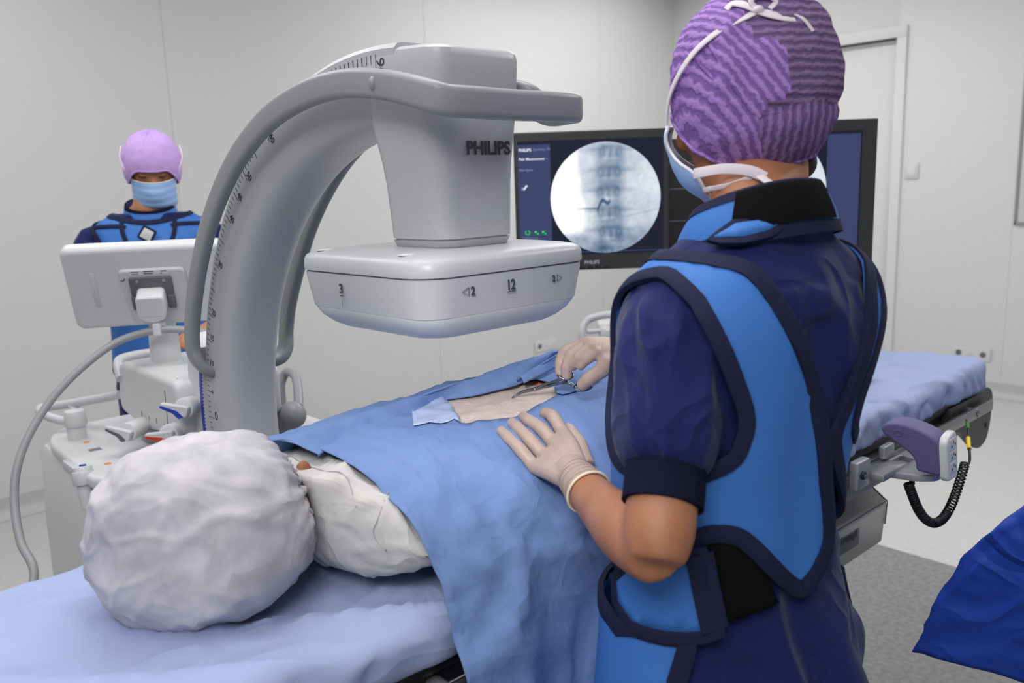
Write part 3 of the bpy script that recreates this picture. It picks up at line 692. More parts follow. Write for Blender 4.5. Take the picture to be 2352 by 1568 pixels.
# ---- mattress with its fitted light blue sheet
MX0, MZ = -.62, 1.0
def rdg(p, s, o): return .5-abs(nz(p, s, o))
def mat_z(x, y):
    d = .008*nz((x, y), 3.1, 2)
    h, f = sm(1.3, .9, x), sm(1.2, 1.7, x)
    # drag folds fanning across the sheet: near edge pulled down at the head half, diagonal at the foot half
    wx, wy = x+.05*nz((x, y), 3, 8), y+.05*nz((x, y), 3, 4)
    d += h*(.016*cre((wx*.6+wy*.8, wy*.22-wx*.16), 7, 3, 3.2)+.009*cre((wx*.85+wy*.6, wy*.12-wx*.1), 11, 9, 3.4)*(.35+.65*sm(1.15, .85, y)))
    d += f*(.017*cre((wx*.35-wy*.12, wy*.8+wx*.3), 7, 5, 3.4)+.010*cre((wx*.5+wy*.1, wy*.8), 13, 1, 3.8))
    return MZ+d-.010
nx, prof_n = 300, 46
def mat_pt(x, s):
    """s in [0,1] across: near hem, up the side, over the top, down the far side"""
    pts = [(.842, .934), (.812, .93), (.808, .955), (.810, .982), (.822, .998), (.85, 1.002), (.95, 1.0), (1.07, 1.0), (1.2, 1.0), (1.29, 1.0), (1.318, .997), (1.33, .98), (1.332, .955), (1.326, .93), (1.30, .934)]
    return pts
base = spline([(a, b, 0) for a, b in mat_pt(0, 0)], 4)
rings = []
for i in range(nx+1):
    x = MX0+(TX1-MX0)*i/nx
    e = sm(TX1, TX1-.05, x) if x > TX1-.05 else sm(MX0, MX0+.05, x) if x < MX0+.05 else 1
    e = math.sqrt(max(0, 1-(1-e)**2))
    rg = []
    for k, q in enumerate(base):
        y, z = q.x, q.y
        top = sm(.96, .995, z)
        dz = (mat_z(x, y)-MZ)*top
        g = (1-top)*(.010*(cre((x-z*.5, z*.4), 11, 4, 2.6)-.3)+.006*(cre((x+z*.6, z*.3), 20, 2, 2.8)-.3))*(1 if y < 1 else -1)
        rr = .55+.45*e
        yc = 1.07; yy = yc+(y-yc)*(.86+.14*e)+g*(1 if 1 else 0)
        zz = .955+(z+dz-.955)*(.45+.55*e) if e < 1 else z+dz
        zz += (1-top)*.004*nz((x, y), 16, 4)*(1 if z < .945 else .3)
        rg.append(V((x, yy, zz)))
    rings.append(rg)
mt_ = obj('mattress', loft(rings, cap=True, closed=False), 'mattress', None, 180)
def capends(): pass
prop(mt_, label='operating table mattress under a creased light blue sheet with gathered edges', category='mattress')
# ---- hand control hanging on the rail
hc = thing('hand_control', 'table hand control with lilac grey grip and white keypad clamped on the side rail', 'remote control', (1.85, .74, .86))

tray = [(1.8376, 0.8511, 0.885), (1.9048, 0.8489, 0.885), (1.9673, 0.8375, 0.885), (1.9640, 0.8008, 0.885), (1.9404, 0.7478, 0.885), (1.9347, 0.6956, 0.885), (1.8853, 0.6785, 0.885), (1.8262, 0.6787, 0.885), (1.7978, 0.71, 0.885), (1.7779, 0.7868, 0.885), (1.7974, 0.8238, 0.885)]
hole = [(1.8325, 0.7897, 0.885), (1.9133, 0.7918, 0.885), (1.8999, 0.7558, 0.885), (1.8308, 0.758, 0.885)]
O2 = V(tray[0])
pts, tris = cdt(roundpoly([(p[0], p[1]) for p in tray], .012, 4), [roundpoly([(p[0], p[1]) for p in hole], .006, 3)], .012)
tr = obj('tray', ([(p.x, p.y, .885) for p in pts], tris), 'alu', hc, 40, mods=[('SOLIDIFY', {'thickness': .014, 'offset': -1}), ('BEVEL', {'width': .003, 'segments': 2, 'limit_method': 'ANGLE'})])
obj('tray_web', ([(p[0], p[1], .872) for p in hole], [(0, 1, 2, 3)]), 'mgrey', tr, 0, mods=[('SOLIDIFY', {'thickness': .002})])
for i in range(6): obj('printed_mark', box((V((1.8535, 0.8072, 0.8853))+V((.0085*i, .0005*i, 0)), V((1, .06, 0)).normalized(), V((-.06, 1, 0)).normalized(), V((0, 0, 1))), (-.003, -.002, 0), (.003, .002, .0005), .0001, 1), 'red', tr, 0)

# grip: rounded saddle on a stalk, keypad on its right flank
go = V((1.7879, 0.7072, 0.8999)); gb = (fh*math.cos(math.radians(43))+rh*math.sin(math.radians(43))).normalized()
ga = (rh*math.cos(math.radians(43))-fh*math.sin(math.radians(43))).normalized()
face = [(-0.0591, 0.0813), (-0.0523, 0.0925), (-0.0304, 0.0999), (0.0000, 0.0925), (0.0219, 0.0813), (0.0331, 0.0678), (0.0378, 0.0324), (0.0418, -0.0034), (0.0000, 0.0000), (-0.0007, 0.0189), (-0.0094, 0.0351), (-0.0364, 0.0547), (-0.0547, 0.0702)]
grp = obj('grip', prism(roundpoly([(x*1.3, y) for x, y in face], .014, 5), (go, ga, V((0, 0, 1)), gb), -.004, .062, .006, 4), mat('lilac_grey_rubber', (92, 88, 132), .6, bump=('noise', 1200, .1, .0005)), hc, 50, fix=True)
em = go+ga*-0.0388+V((0, 0, 0.0769))-gb*.0045
obj('emboss', tube([em+ga*.008*math.cos(i/2)+V((0, 0, .006*math.sin(i/2))) for i in range(13)], .0009, 6, closed=False), grp.data.materials[0], grp, 60)

ka = gb; kz = (V((0, 0, 1))-ga*.08).normalized(); kn = ka.cross(kz)
if kn.dot(ga) < 0: kn = -kn
ko = go+ga*.0565+gb*.030+V((0, 0, .038))
kp = obj('keypad', prism(roundpoly([(-.034, -.05), (.030, -.055), (.034, .030), (.022, .050), (-.022, .046), (-.036, .034)], .012, 4), (ko, ka, kz, kn), -.012, .006, .005, 3), 'white', hc, 40, fix=True)
for z0, z1 in ((.014, .038), (-.008, .010), (-.034, -.013)):
    obj('key', prism(roundpoly([(-.024, z0), (.020, z0-.002), (.021, z1-.002), (-.022, z1)], .003, 3), (ko, ka, kz, kn), .004, .0075, .001), 'lgrey', kp, 30, fix=True)
    for i, (a, b) in enumerate(((-.012, .3), (.0, .62), (.011, .35))):
        obj('key_symbol', box((ko+ka*a+kz*(z0+(z1-z0)*b), (ka+kz*(.9 if i % 2 else 0)).normalized(), (kz-ka*(.9 if i % 2 else 0)).normalized(), kn), (-.0028, -.0022, .007), (.0028, .0022, .008), .0002, 1), 'ink', kp, 0)
# rail clamp
obj('clamp', box((V((1.70, .80, .90)), V((1, 0, 0)), V((0, 1, 0)), V((0, 0, 1))), (-.03, -.022, -.035), (.03, .0, .028), .006), 'alu', hc, 40); obj('clamp_jaw', box((V((1.80, .80, .915)), V((1, 0, 0)), V((0, 1, 0)), V((0, 0, 1))), (.01, -.016, -.015), (.06, .0, .014), .004), 'alu', hc, 40)
obj('clamp_screw', cyl((1.69, .772, .898), (1.69, .779, .898), .009, 14, bev=.001), 'black', hc)
obj('clamp_socket', cyl((1.69, .7715, .898), (1.69, .7735, .898), .004, 6), 'mgrey', hc)
obj('support_arm', box((V((1.74, .78, .885)), V((1, 0, 0)), V((0, 1, 0)), V((0, 0, 1))), (-.01, -.03, -.008), (.10, .02, .008), .003), 'alu', hc)
# cord: straight lead, coil, straight lead with yellow sleeve going up behind the rail
lead = spline([(1.8141, 0.7273, 0.8834), (1.8197, 0.7251, 0.8675), (1.8207, 0.724, 0.8556)], 4)
obj('cord_lead', tube(lead, .0035, 8), 'rubber', hc, 60)
coil_c = spline([(1.8106, 0.7311, 0.8585), (1.8183, 0.7246, 0.8331), (1.8324, 0.7175, 0.8007), (1.8556, 0.7095, 0.7706), (1.8896, 0.7014, 0.7513), (1.9323, 0.6974, 0.753), (1.9763, 0.6974, 0.7747), (2.0203, 0.7005, 0.8092), (2.0624, 0.7055, 0.844)], 44)
F = frames(coil_c); hel = []
for i, (p, (t, u, s_)) in enumerate(zip(coil_c, F)):
    for k in range(4):
        q = coil_c[min(i+1, len(coil_c)-1)]; pp = p.lerp(q, k/4); a = (i+k/4)*.93
        hel.append(pp+(u*math.cos(a)+s_*math.sin(a))*.0088)
obj('coiled_cord', tube(hel, .0023, 6), 'rubber', hc, 60)
up = spline([(2.0621, 0.7053, 0.842), (2.0809, 0.7025, 0.8443), (2.0954, 0.7079, 0.8633), (2.1393, 0.7277, 0.8813), (2.1848, 0.7448, 0.8952), (2.2160, 0.7609, 0.9077)], 6)
obj('cord_lead', tube(up, .0032, 8), 'rubber', hc, 60)
obj('cord_sleeve', tube(up[14:20], .0052, 10), 'yellow', hc, 60)
obj('cord_sleeve', tube(up[24:29], .0045, 10), 'green', hc, 60)
# ================================================================ DRAPED TROLLEY AT THE RIGHT EDGE

# ================================================================ height of the draped body (metres), shared by drape, skin and film
DPROF = [(1.40, .80), (1.372, .93), (1.352, 1.005), (1.325, 1.055), (1.285, 1.115), (1.245, 1.152), (1.20, 1.168), (1.14, 1.172), (1.06, 1.172), (.99, 1.169), (.94, 1.157), (.895, 1.131), (.855, 1.092), (.822, 1.045), (.798, .995), (.783, .945), (.774, .86), (.768, .70), (.764, .45)]
def dfac(x): return 1+.28*(min(x, 1.35)-.95)-(.0 if x < 1.35 else .5*min(x-1.35, .4))
def drape_z(x, y):
    for i in range(len(DPROF)-1):
        (y0, z0), (y1, z1) = DPROF[i], DPROF[i+1]
        if y0 >= y >= y1:
            t = (y0-y)/(y0-y1); t2 = t*t*(3-2*t)*.35+t*.65
            z = z0+(z1-z0)*t2
            return 1.0+(z-1.0)*dfac(x) if z > 1.0 else z
    return .45

# ================================================================ PATIENT lying face down
M['skin'] = mat('patient_skin', (216, 152, 112), .5, spec=.4, sss=.15, var=(14, (200, 130, 92), .3), bump=('noise', 260, .08, .001))
M['skin2'] = mat('surgeon_skin', (180, 126, 94), .5, spec=.4, sss=.15, var=(22, (166, 106, 76), .3), bump=('noise', 340, .1, .0008))
M['hair'] = mat('dark_hair', (58, 44, 34), .6, bump=('noise', 300, .5, .002))
M['tee'] = mat('heather_tee', (190, 187, 184), .9, spec=.1, var=(26, (208, 205, 203), .3), bump=[('ridge', 11, .5, .007), ('noise', 700, .25, .0008)])
M['bouf'] = mat('white_nonwoven', (206, 202, 206), .8, spec=.2, var=(19, (168, 165, 172), .2), bump=[('ridge', 10, .28, .006), ('noise', 420, .3, .0008)])
pat = thing('person', 'patient lying face down on the table in a light grey shirt and white bouffant cap', 'person', (1.1, 1.07, 1.0))
def tor_ring(x, yc, hw, top, bot, n=2.6, k=28):
    out = []
    for i in range(k):
        a = 2*math.pi*i/k; c, s = math.cos(a), math.sin(a)
        r = (abs(c)**n+abs(s)**n)**(-1/n)
        out.append(V((x, yc+hw*r*c, (top+bot)/2+(top-bot)/2*r*s)))
    return out
def limb(pts, n=14): return tube(spline([p[:3] for p in pts], 4), [q for q in [r.x for r in spline([(p[3], 0, 0) for p in pts], 4)]], n)
prs = []
tb = [(.58, .10, 1.105, 1.03), (.61, .15, 1.122, 1.015), (.66, .17, 1.143, 1.008), (.75, .175, 1.155, 1.006), (.85, .178, 1.163, 1.006), (.95, .172, 1.166, 1.006), (1.05, .168, 1.166, 1.006), (1.15, .172, 1.17, 1.006), (1.27, .175, 1.178, 1.006), (1.36, .165, 1.165, 1.006), (1.44, .12, 1.13, 1.01)]
prs.append(loft([tor_ring(x, 1.065, hw, t, b) for x, hw, t, b in tb]))
prs.append(limb([(.61, 1.06, 1.078, .05), (.55, 1.055, 1.08, .046), (.49, 1.05, 1.09, .05)]))
prs.append(sph((.435, 1.045, 1.098), (.098, .078, .085), 20, 14))
for s in (-1, 1):
    y = 1.065
    prs.append(limb([(.60, y+s*.13, 1.07, .055), (.66, y+s*.165, 1.06, .045), (.80, y+s*.178, 1.05, .043), (.92, y+s*.185, 1.047, .04), (1.05, y+s*.19, 1.045, .036), (1.16, y+s*.208, 1.04, .028)]))
    prs.append(loft([[V((x, y+s*.206+a*w, 1.032+b*h)) for a, b in circ(1, 12)] for x, w, h in ((1.15, .026, .02), (1.20, .038, .018), (1.25, .038, .016), (1.32, .025, .012), (1.34, .012, .008))]))
    prs.append(limb([(1.32, y+s*.085, 1.09, .085), (1.45, y+s*.09, 1.085, .078), (1.62, y+s*.09, 1.07, .058), (1.75, y+s*.09, 1.072, .056), (1.90, y+s*.085, 1.055, .040), (1.98, y+s*.085, 1.05, .036)]))
    prs.append(limb([(1.96, y+s*.085, 1.05, .036), (2.03, y+s*.09, 1.035, .034), (2.10, y+s*.095, 1.024, .022)]))
body = obj('body', join(*prs), 'skin', pat, 180, mods=[('REMESH', {'mode': 'VOXEL', 'voxel_size': .010}), ('SMOOTH', {'factor': .5, 'iterations': 6})])
def tuck(o, gap, x0=.59):
    for v in o.data.vertices:
        p = v.co
        if p.x > x0 and p.x < 1.72:
            p.y = max(p.y, .80+gap)
            zm = drape_z(p.x, p.y)-gap
            if p.z > zm: p.z = max(zm, 1.003)
tuck(body, .010)
M['ptrous'] = mat('grey_cotton_trousers', (176, 178, 184), .9, spec=.1, bump=('noise', 500, .2, .0008))
prs = []
for s in (-1, 1): prs.append(limb([(1.30, 1.065+s*.075, 1.09, .082), (1.45, 1.065+s*.09, 1.088, .084), (1.62, 1.065+s*.09, 1.072, .068), (1.75, 1.065+s*.09, 1.072, .066), (1.93, 1.065+s*.086, 1.058, .052)], 20))
ptr = obj('trousers', join(*prs), 'ptrous', pat, 180, mods=[('REMESH', {'mode': 'VOXEL', 'voxel_size': .010}), ('SMOOTH', {'factor': .5, 'iterations': 4})])
for v in ptr.data.vertices:
    v.co.z = max(v.co.z, 1.004)
    if v.co.x < 1.46: v.co.z = min(v.co.z, drape_z(v.co.x, v.co.y)-.006)
    v.co.z += .006*(cre((v.co.x, v.co.y*.4, v.co.z*.4), 11, 3, 3.5)-.3)*(v.co.z > 1.03)
# shirt: shoulders and back, sleeve of the near arm
def wr(p, s1, a1, s2=0, a2=0): return a1*nz(p, s1, 3)+a2*nz(p, s2, 9)
rs = []
for x, yc, hw, t, b in spline([(.528, 1.085, .062, 1.142, 1.055), (.532, 1.08, .085, 1.148, 1.03), (.545, 1.07, .13, 1.15, 1.01), (.565, 1.062, .17, 1.148, 1.003), (.60, 1.06, .207, 1.147, 1.002), (.65, 1.06, .222, 1.151, 1.002), (.72, 1.06, .226, 1.158, 1.002), (.85, 1.06, .228, 1.155, 1.002), (.95, 1.06, .228, 1.10, 1.002)], 4) if False else []: pass
def tee_d(p): return .005*nz(p, 7, 3)+.013*cre((p.x*.7+p.z*.4, p.y*.35, p.z*.4-p.x*.3), 13, 3, 3.6)+.009*cre((p.x*.5-p.y*.4, p.y*.5, p.z), 19, 7, 4)-.008
def vspl(rows, n):
    k = len(rows[0]); out = []
    A = spline([r[:3] for r in rows], n); B = spline([(r[3], r[4], 0) for r in rows], n)
    return [(a.x, a.y, a.z, b.x, b.y) for a, b in zip(A, B)]
for x, yc, hw, t, b in vspl([(.520, 1.085, .058, 1.140, 1.06), (.528, 1.082, .09, 1.150, 1.03), (.543, 1.072, .135, 1.152, 1.010), (.565, 1.062, .172, 1.150, 1.003), (.60, 1.058, .205, 1.147, 1.002), (.65, 1.058, .222, 1.150, 1.002), (.72, 1.06, .224, 1.152, 1.002), (.80, 1.06, .22, 1.152, 1.002)], 5):
    ring = tor_ring(x, yc, hw, t, b, 2.7, 72)
    ring = [p+(V((0, p.y-yc, p.z-1.07)).normalized())*(tee_d(p) if p.z > 1.004 else 0) for p in ring]
    rs.append(ring)
shirt = obj('shirt', loft(rs), 'tee', pat, 180, fix=True)
tuck(shirt, .010, .592)
def shirt_pt(x, a, off=.0015):
    """point on the shirt at station x, angle a"""
    rows = [(.520, 1.085, .058, 1.140, 1.06), (.528, 1.082, .09, 1.150, 1.03), (.543, 1.072, .135, 1.152, 1.010), (.565, 1.062, .172, 1.150, 1.003), (.60, 1.058, .205, 1.147, 1.002), (.65, 1.058, .222, 1.150, 1.002), (.72, 1.06, .224, 1.152, 1.002), (.80, 1.06, .22, 1.152, 1.002)]
    i = max(0, min(6, max(k for k in range(8) if rows[k][0] <= x or k == 0))); f = (x-rows[i][0])/(rows[i+1][0]-rows[i][0])
    _, yc, hw, t, b = [p+(q-p)*f for p, q in zip(rows[i], rows[i+1])]
    c, s = math.cos(a), math.sin(a); r = (abs(c)**2.7+abs(s)**2.7)**(-1/2.7)
    p = V((x, yc+hw*r*c, (t+b)/2+(t-b)/2*r*s)); d = V((0, p.y-yc, p.z-1.07)).normalized()
    return p+d*(tee_d(p)+off)
seamm = mat('tee_seam', (172, 169, 168), .9)
obj('collar_seam', tube([shirt_pt(.55+.012*math.sin(t*3), math.pi*(.42+.42*t)) for t in [i/30 for i in range(31)]], .0008, 6), seamm, shirt, 60)
obj('sleeve_seam', tube([shirt_pt(.592-.030*math.sin(t*2.6), math.pi*(.74+.36*t)) for t in [i/30 for i in range(31)]], .0008, 6), seamm, shirt, 60)
# bouffant cap
bc = V((0.4039, 1.0693, 1.0988)); LAT = rh; UPV = V((0, 0, 1)); DPV = fh
CA, CB, CC = .147, .121, .125
AX = V((1, .03, .12)).normalized()
b1 = AX.cross(V((0, 0, 1))).normalized(); b2 = b1.cross(AX)
def capt(th, ph, k=1.0):
    d = AX*math.cos(th)+(b1*math.cos(ph)+b2*math.sin(ph))*math.sin(th)
    u, v, w_ = d.dot(LAT), d.dot(UPV), d.dot(DPV)
    n = 2.5; q = (abs(u)**n+abs(v)**n+abs(w_)**n)**(-1/n)
    p = V((u*q*CA, v*q*CB, w_*q*CC))
    # soft bag: billows, radiating gathers at the rim, sharp thin creases
    g = .012*nz(p, 8, 4)+.0045*cre((p.x*.5+p.y*.6, p.y*.35-p.x*.3, p.z*.5), 11, 8, 4)+.004*cre((p.x*.7-p.y*.5, p.y*.4+p.x*.35, p.z*.6), 16, 2, 4.5)+.003*cre((p.x, p.y, p.z), 19, 5, 5)-.005
    g += .0035*math.sin(ph*26+4*nz(p, 9))*sm(1.35, .65, th)
    g -= .010*sm(.9, .55, th)
    # sags to the right (towards the neck) and rests flat below
    r = bc+LAT*p.x+UPV*p.y+DPV*p.z+d*g
    if p.y > 0: r.z -= .022*max(0, -p.x/CA)**2*p.y/CB
    r.z = max(r.z, 1.0015+.0015*abs(nz(p, 30)))
    return r
rings = [[capt(th, 2*math.pi*j/120, 1) for j in range(120)] for th in [.62+(math.pi-.62-.03)*i/70 for i in range(71)]]
cap = obj('bouffant_cap', loft(rings, cap=False), 'bouf', pat, 180, fix=True)
cap.data.materials[0] = M['bouf']
vs, fs = loft(rings[-1:]+[[capt(math.pi-.001, 0)]*120], cap=False)
obj('cap_crown', (vs, fs), 'bouf', cap, 180)
obj('elastic_rim', tube(rings[0]+rings[0][:1], [.0032+.0012*math.sin(i*1.7) for i in range(121)], 6), 'bouf', cap, 180)
obj('hair', loft([tor_ring(x, yc, hw, zc+h, zc-h, 2.0, 20) for x, yc, zc, hw, h in ((.36, 1.045, 1.105, .06, .06), (.40, 1.045, 1.103, .082, .083), (.45, 1.047, 1.10, .086, .088), (.50, 1.05, 1.098, .07, .072), (.525, 1.053, 1.095, .058, .058))]), 'hair', pat, 60)
ear = V((0.5467, 1.0531, 1.1392))
obj('ear', sph(ear, (.012, .009, .016), 14, 10), mat('patient_ear_skin', (150, 96, 68), .55), pat, 180)
# ================================================================ SURGICAL DRAPE with window
def dr_prof():
    """arc-length table of the cross profile"""
    P_ = []
    for i in range(len(DPROF)-1):
        (y0, z0), (y1, z1) = DPROF[i], DPROF[i+1]
        for k in range(8):
            y = y0+(y1-y0)*k/8; t = k/8; t2 = t*t*(3-2*t)*.35+t*.65; P_.append((y, z0+(z1-z0)*t2))
    P_.append(DPROF[-1]); s = [0.]
    for a, b in zip(P_, P_[1:]): s.append(s[-1]+math.hypot(b[0]-a[0], b[1]-a[1]))
    return P_, s
DP, DSL = dr_prof(); DL = DSL[-1]
def s_of_y(y):
    for (a, b), (sa, sb) in zip(zip(DP, DP[1:]), zip(DSL, DSL[1:])):
        if a[0] >= y >= b[0]: return sa+(sb-sa)*(a[0]-y)/max(a[0]-b[0], 1e-9)
    return DL
def at_s(s):
    s = max(0, min(DL-1e-6, s)); lo, hi = 0, len(DSL)-1
    while hi-lo > 1:
        m = (lo+hi)//2
        if DSL[m] <= s: lo = m
        else: hi = m
    t = (s-DSL[lo])/max(DSL[hi]-DSL[lo], 1e-9); a, b = DP[lo], DP[hi]
    y, z = a[0]+(b[0]-a[0])*t, a[1]+(b[1]-a[1])*t
    ty, tz = b[0]-a[0], b[1]-a[1]; L = math.hypot(ty, tz)
    return y, z, (-tz/L*-1 if False else tz/L*-1, ty/L*1)
def drape_at(x, s, off=0., calm=None):
    y, z, _ = at_s(s); y2, z2, _ = at_s(s+.004); ty, tz = y2-y, z2-z; L = max(math.hypot(ty, tz), 1e-9)
    ny, nz_ = tz/L, -ty/L                 # outward (up on top, towards -y on the near side)
    hang = sm(1.0, .80, z) if y < 1.0 else sm(1.0, .9, z)
    side = sm(1.14, 1.0, z)
    d = .0035*nz((x, s*1.2), 5.5, 2)+.0022*nz((x*1.4, s), 13, 5)
    # long soft folds running down the near slope, stronger where the sheet hangs
    f = math.sin(x*34+s*4+2.2*nz((x, s*.6), 5, 7)); d += (.002+.010*hang+.0035*side)*f*(.55+.7*nz((x, s*.3), 4, 11))
    d += (.0028)*(abs(nz((x*.7+s*.8, s*.5-x*.4), 16, 21))-.25)*side*2
    # creases fanning from the window corner towards the near edge
    d += .0028*math.sin((x*1.0-s*.55)*60+2*nz((x, s), 6, 3))*sm(1.168, 1.14, z)*sm(.93, 1.10, z)*(y < 1)
    d += .020*cre((x*.8+s*.5, s*.30-x*.25), 8, 31, 4.4)*(.18+.82*side)+.012*cre((x*.45-s*.8, s*.4+x*.5), 11, 37, 5)*(.35+.65*side)+.0045*cre((x, s), 15, 41, 5)
    d = max(d, -.004)+.004
    zz = 1.0+(z-1.0)*dfac(x) if z > 1.0 else z
    return V((x, y+ny*(d+off), zz+nz_*(d+off)))
win = [(0.8623, 1.1413, 1.1677), (0.9048, 1.1253, 1.1698), (0.9478, 1.1050, 1.1719), (1.0090, 1.0939, 1.1748), (1.0385, 1.0860, 1.1763), (1.0428, 1.0458, 1.1759), (1.0099, 1.0112, 1.1727), (0.9887, 0.9862, 1.1702), (0.936, 0.9776, 1.1658), (0.8744, 0.969, 1.1606), (0.8338, 0.9856, 1.1627), (0.7948, 1.0070, 1.1623), (0.8169, 1.0497, 1.1653), (0.8426, 1.0981, 1.1668)]
WIN = [(p[0], s_of_y(p[1])) for p in win]
XL, XR = .588, 1.40
out = []
for i in range(61):
    s = DL*i/60; y, z, _ = at_s(s)
    out.append((XL+.010*math.sin(s*9)+.012*nz((s, 0), 6)-.02*sm(1.12, 1.2, y)*(1 if y < 1.3 else 1)+.006*sm(1.0, .8, z)*(y < 1), s))
out += [(x, DL-.0001+.0*x) for x in [XL+(XR-XL)*i/60 for i in range(2, 60)]]
out += [(XR+.01*math.sin(s*8), s) for s in [DL*(1-i/60) for i in range(61)]]
out += [(x, 0.0) for x in [XR-(XR-XL)*i/60 for i in range(2, 59)]]
pts, tris = cdt(out, [densify(WIN, .012)], (.0125, .0125))
drp = obj('surgical_drape', ([drape_at(p.x, p.y) for p in pts], tris), 'drape', None, 180, fix=True, mods=[('SOLIDIFY', {'thickness': .0012, 'offset': -1})])
prop(drp, label='light blue surgical drape over the patient with a window on the lower back', category='surgical drape')
# folded and rolled far edge of the sheet
fl_out = [(0.5424, 1.1439, 1.1662), (0.5497, 1.1268, 1.1727), (0.6408, 1.1322, 1.1771), (0.7349, 1.1280, 1.1836), (0.832, 1.1158, 1.1923), (0.9253, 1.1123, 1.2008), (1.0208, 1.1142, 1.2094), (1.0837, 1.1159, 1.2144), (1.1434, 1.1206, 1.2153), (1.1936, 1.1070, 1.2117), (1.2438, 1.0670, 1.2061)]
fl_in = [(0.5738, 1.0578, 1.1578), (0.6101, 1.0765, 1.1596), (0.6891, 1.0860, 1.1634), (0.7605, 1.0931, 1.1679), (0.8448, 1.1219, 1.1729), (0.8996, 1.1010, 1.1756), (0.9409, 1.0910, 1.1786), (0.9915, 1.0839, 1.1820), (1.0492, 1.1012, 1.1868), (1.1179, 1.1220, 1.1921), (1.1711, 1.1269, 1.1946), (1.2424, 1.0660, 1.1961)][:12]
fo = spline(fl_out, 9); 
fi = spline([fl_in[0], fl_in[1], fl_in[2], fl_in[3], fl_in[4], fl_in[5], fl_in[6], fl_in[7], fl_in[8], fl_in[9], fl_in[11]], 9)
rings = []
for i, (a, b) in enumerate(zip(fi, fo)):
    t = i/len(fi); rg = []
    n_ = 12
    out_n = (b-a).normalized()
    for k in range(n_+1):
        q = k/n_; p = a.lerp(b, q); p.z += .008*math.sin(math.pi*q)+.0025*nz((p.x, p.y), 22, 3)+.002*nz((p.x, p.y), 50, 1)+.003*math.sin(q*9+p.x*14)*q*(1-q)
        rg.append(p)
    # turn down over the far side
    for k in range(1, 9):
        q = k/8; p = b+V((out_n.x*.012*math.sin(q*1.5), .010*math.sin(q*2)+.05*q*q, -.10*q*q)); rg.append(p)
    # tuck under at the inner edge
    rg = [a+V((.0, -.001, -.004)), a+V((0, -.0035, -.0005))]+rg
    rings.append(rg)
obj('folded_edge', loft(rings, closed=False, cap=False), 'drape', drp, 180, fix=True, mods=[('SOLIDIFY', {'thickness': .0015, 'offset': -1})])
# upper fold lying across it near the hand
fA = spline([(0.9886, 1.0829, 1.1859), (1.0232, 1.0806, 1.1975), (1.0598, 1.0725, 1.2133), (1.1120, 1.0832, 1.2198)], 6); fB = spline([(0.9886, 1.0650, 1.1839), (1.0429, 1.0719, 1.1905), (1.1074, 1.0817, 1.1976), (1.1611, 1.0942, 1.2022)], 6)
obj('fold', loft([[a.lerp(b, q)+V((0, 0, .010*math.sin(math.pi*q))) for q in (0, .15, .35, .55, .75, .9, 1)] for a, b in zip(fA, fB)], closed=False, cap=False), 'drape', drp, 180, mods=[('SOLIDIFY', {'thickness': .003, 'offset': 0})])
# adhesive tab at the head end of the window, lamp brightness painted into its colour, and the pocket flap at its foot end
pa = [(0.8686, 1.1644, 1.1666), (0.8659, 1.1472, 1.1676), (0.8467, 1.1009, 1.1670), (0.8197, 1.0498, 1.1654), (0.7944, 1.0044, 1.1621), (0.7607, 1.0249, 1.1615), (0.7297, 1.0395, 1.1607), (0.7594, 1.0826, 1.1628), (0.8126, 1.1286, 1.1654)]
PA = densify([(p[0], s_of_y(p[1])) for p in pa], .008); pts, tris = cdt(PA, (), .009)
obj('lit_adhesive_tab', ([drape_at(p.x, p.y, .0035) for p in pts], tris), 'drape2', drp, 180, fix=True, mods=[('SOLIDIFY', {'thickness': .001, 'offset': -1})])
pb_ = [(1.0383, 1.0391, 1.1754), (1.0664, 1.0383, 1.1767), (1.0741, 0.9978, 1.1751), (1.1006, 0.9855, 1.1753), (1.0338, 0.976, 1.1699), (0.9916, 0.9767, 1.1681), (0.985, 0.9845, 1.1697)]
PB = densify([(p[0], s_of_y(p[1])) for p in pb_], .008); pts, tris = cdt(PB, (), .008)
obj('corner_flap', ([drape_at(p.x, p.y, .004+.006*abs(nz((p.x, p.y), 25, 2))) for p in pts], tris), 'drape', drp, 180, fix=True, mods=[('SOLIDIFY', {'thickness': .001, 'offset': -1})])
# ---- skin showing in the window (part of the body), film over it
exw = [(p[0]+(p[0]-.92)*.18, p[1]+(p[1]-1.03)*.22) for p in win]
EW = densify(roundpoly(exw, .01, 3), .008); pts, tris = cdt(EW, (), .008)
def sk_z(x, y): return drape_z(x, y)-.003-.010*math.exp(-((y-1.075)/.022)**2)+.004*math.exp(-((y-1.03)/.03)**2)
obj('exposed_back', ([V((p.x, p.y, sk_z(p.x, p.y))) for p in pts], tris), 'skin', body, 180, fix=True)
fm = bpy.data.materials.new('incise_film'); fm.use_nodes = True; nt = fm.node_tree; N_ = nt.nodes; L_ = nt.links.new
N_.remove(N_['Principled BSDF']); outn = N_['Material Output']
tc = N_.new('ShaderNodeTexCoord'); nn = N_.new('ShaderNodeTexNoise'); nn.inputs['Scale'].default_value = 70; nn.inputs['Detail'].default_value = 5; nn.inputs['Distortion'].default_value = 1.2
bp = N_.new('ShaderNodeBump'); bp.inputs['Strength'].default_value = .9; bp.inputs['Distance'].default_value = .016
L_(tc.outputs['Object'], nn.inputs['Vector']); L_(nn.outputs['Fac'], bp.inputs['Height'])
tr_ = N_.new('ShaderNodeBsdfTransparent'); df = N_.new('ShaderNodeBsdfDiffuse'); df.inputs['Color'].default_value = (.97, .92, .87, 1)
m1 = N_.new('ShaderNodeMixShader'); m1.inputs[0].default_value = .50; L_(tr_.outputs[0], m1.inputs[1]); L_(df.outputs[0], m1.inputs[2])
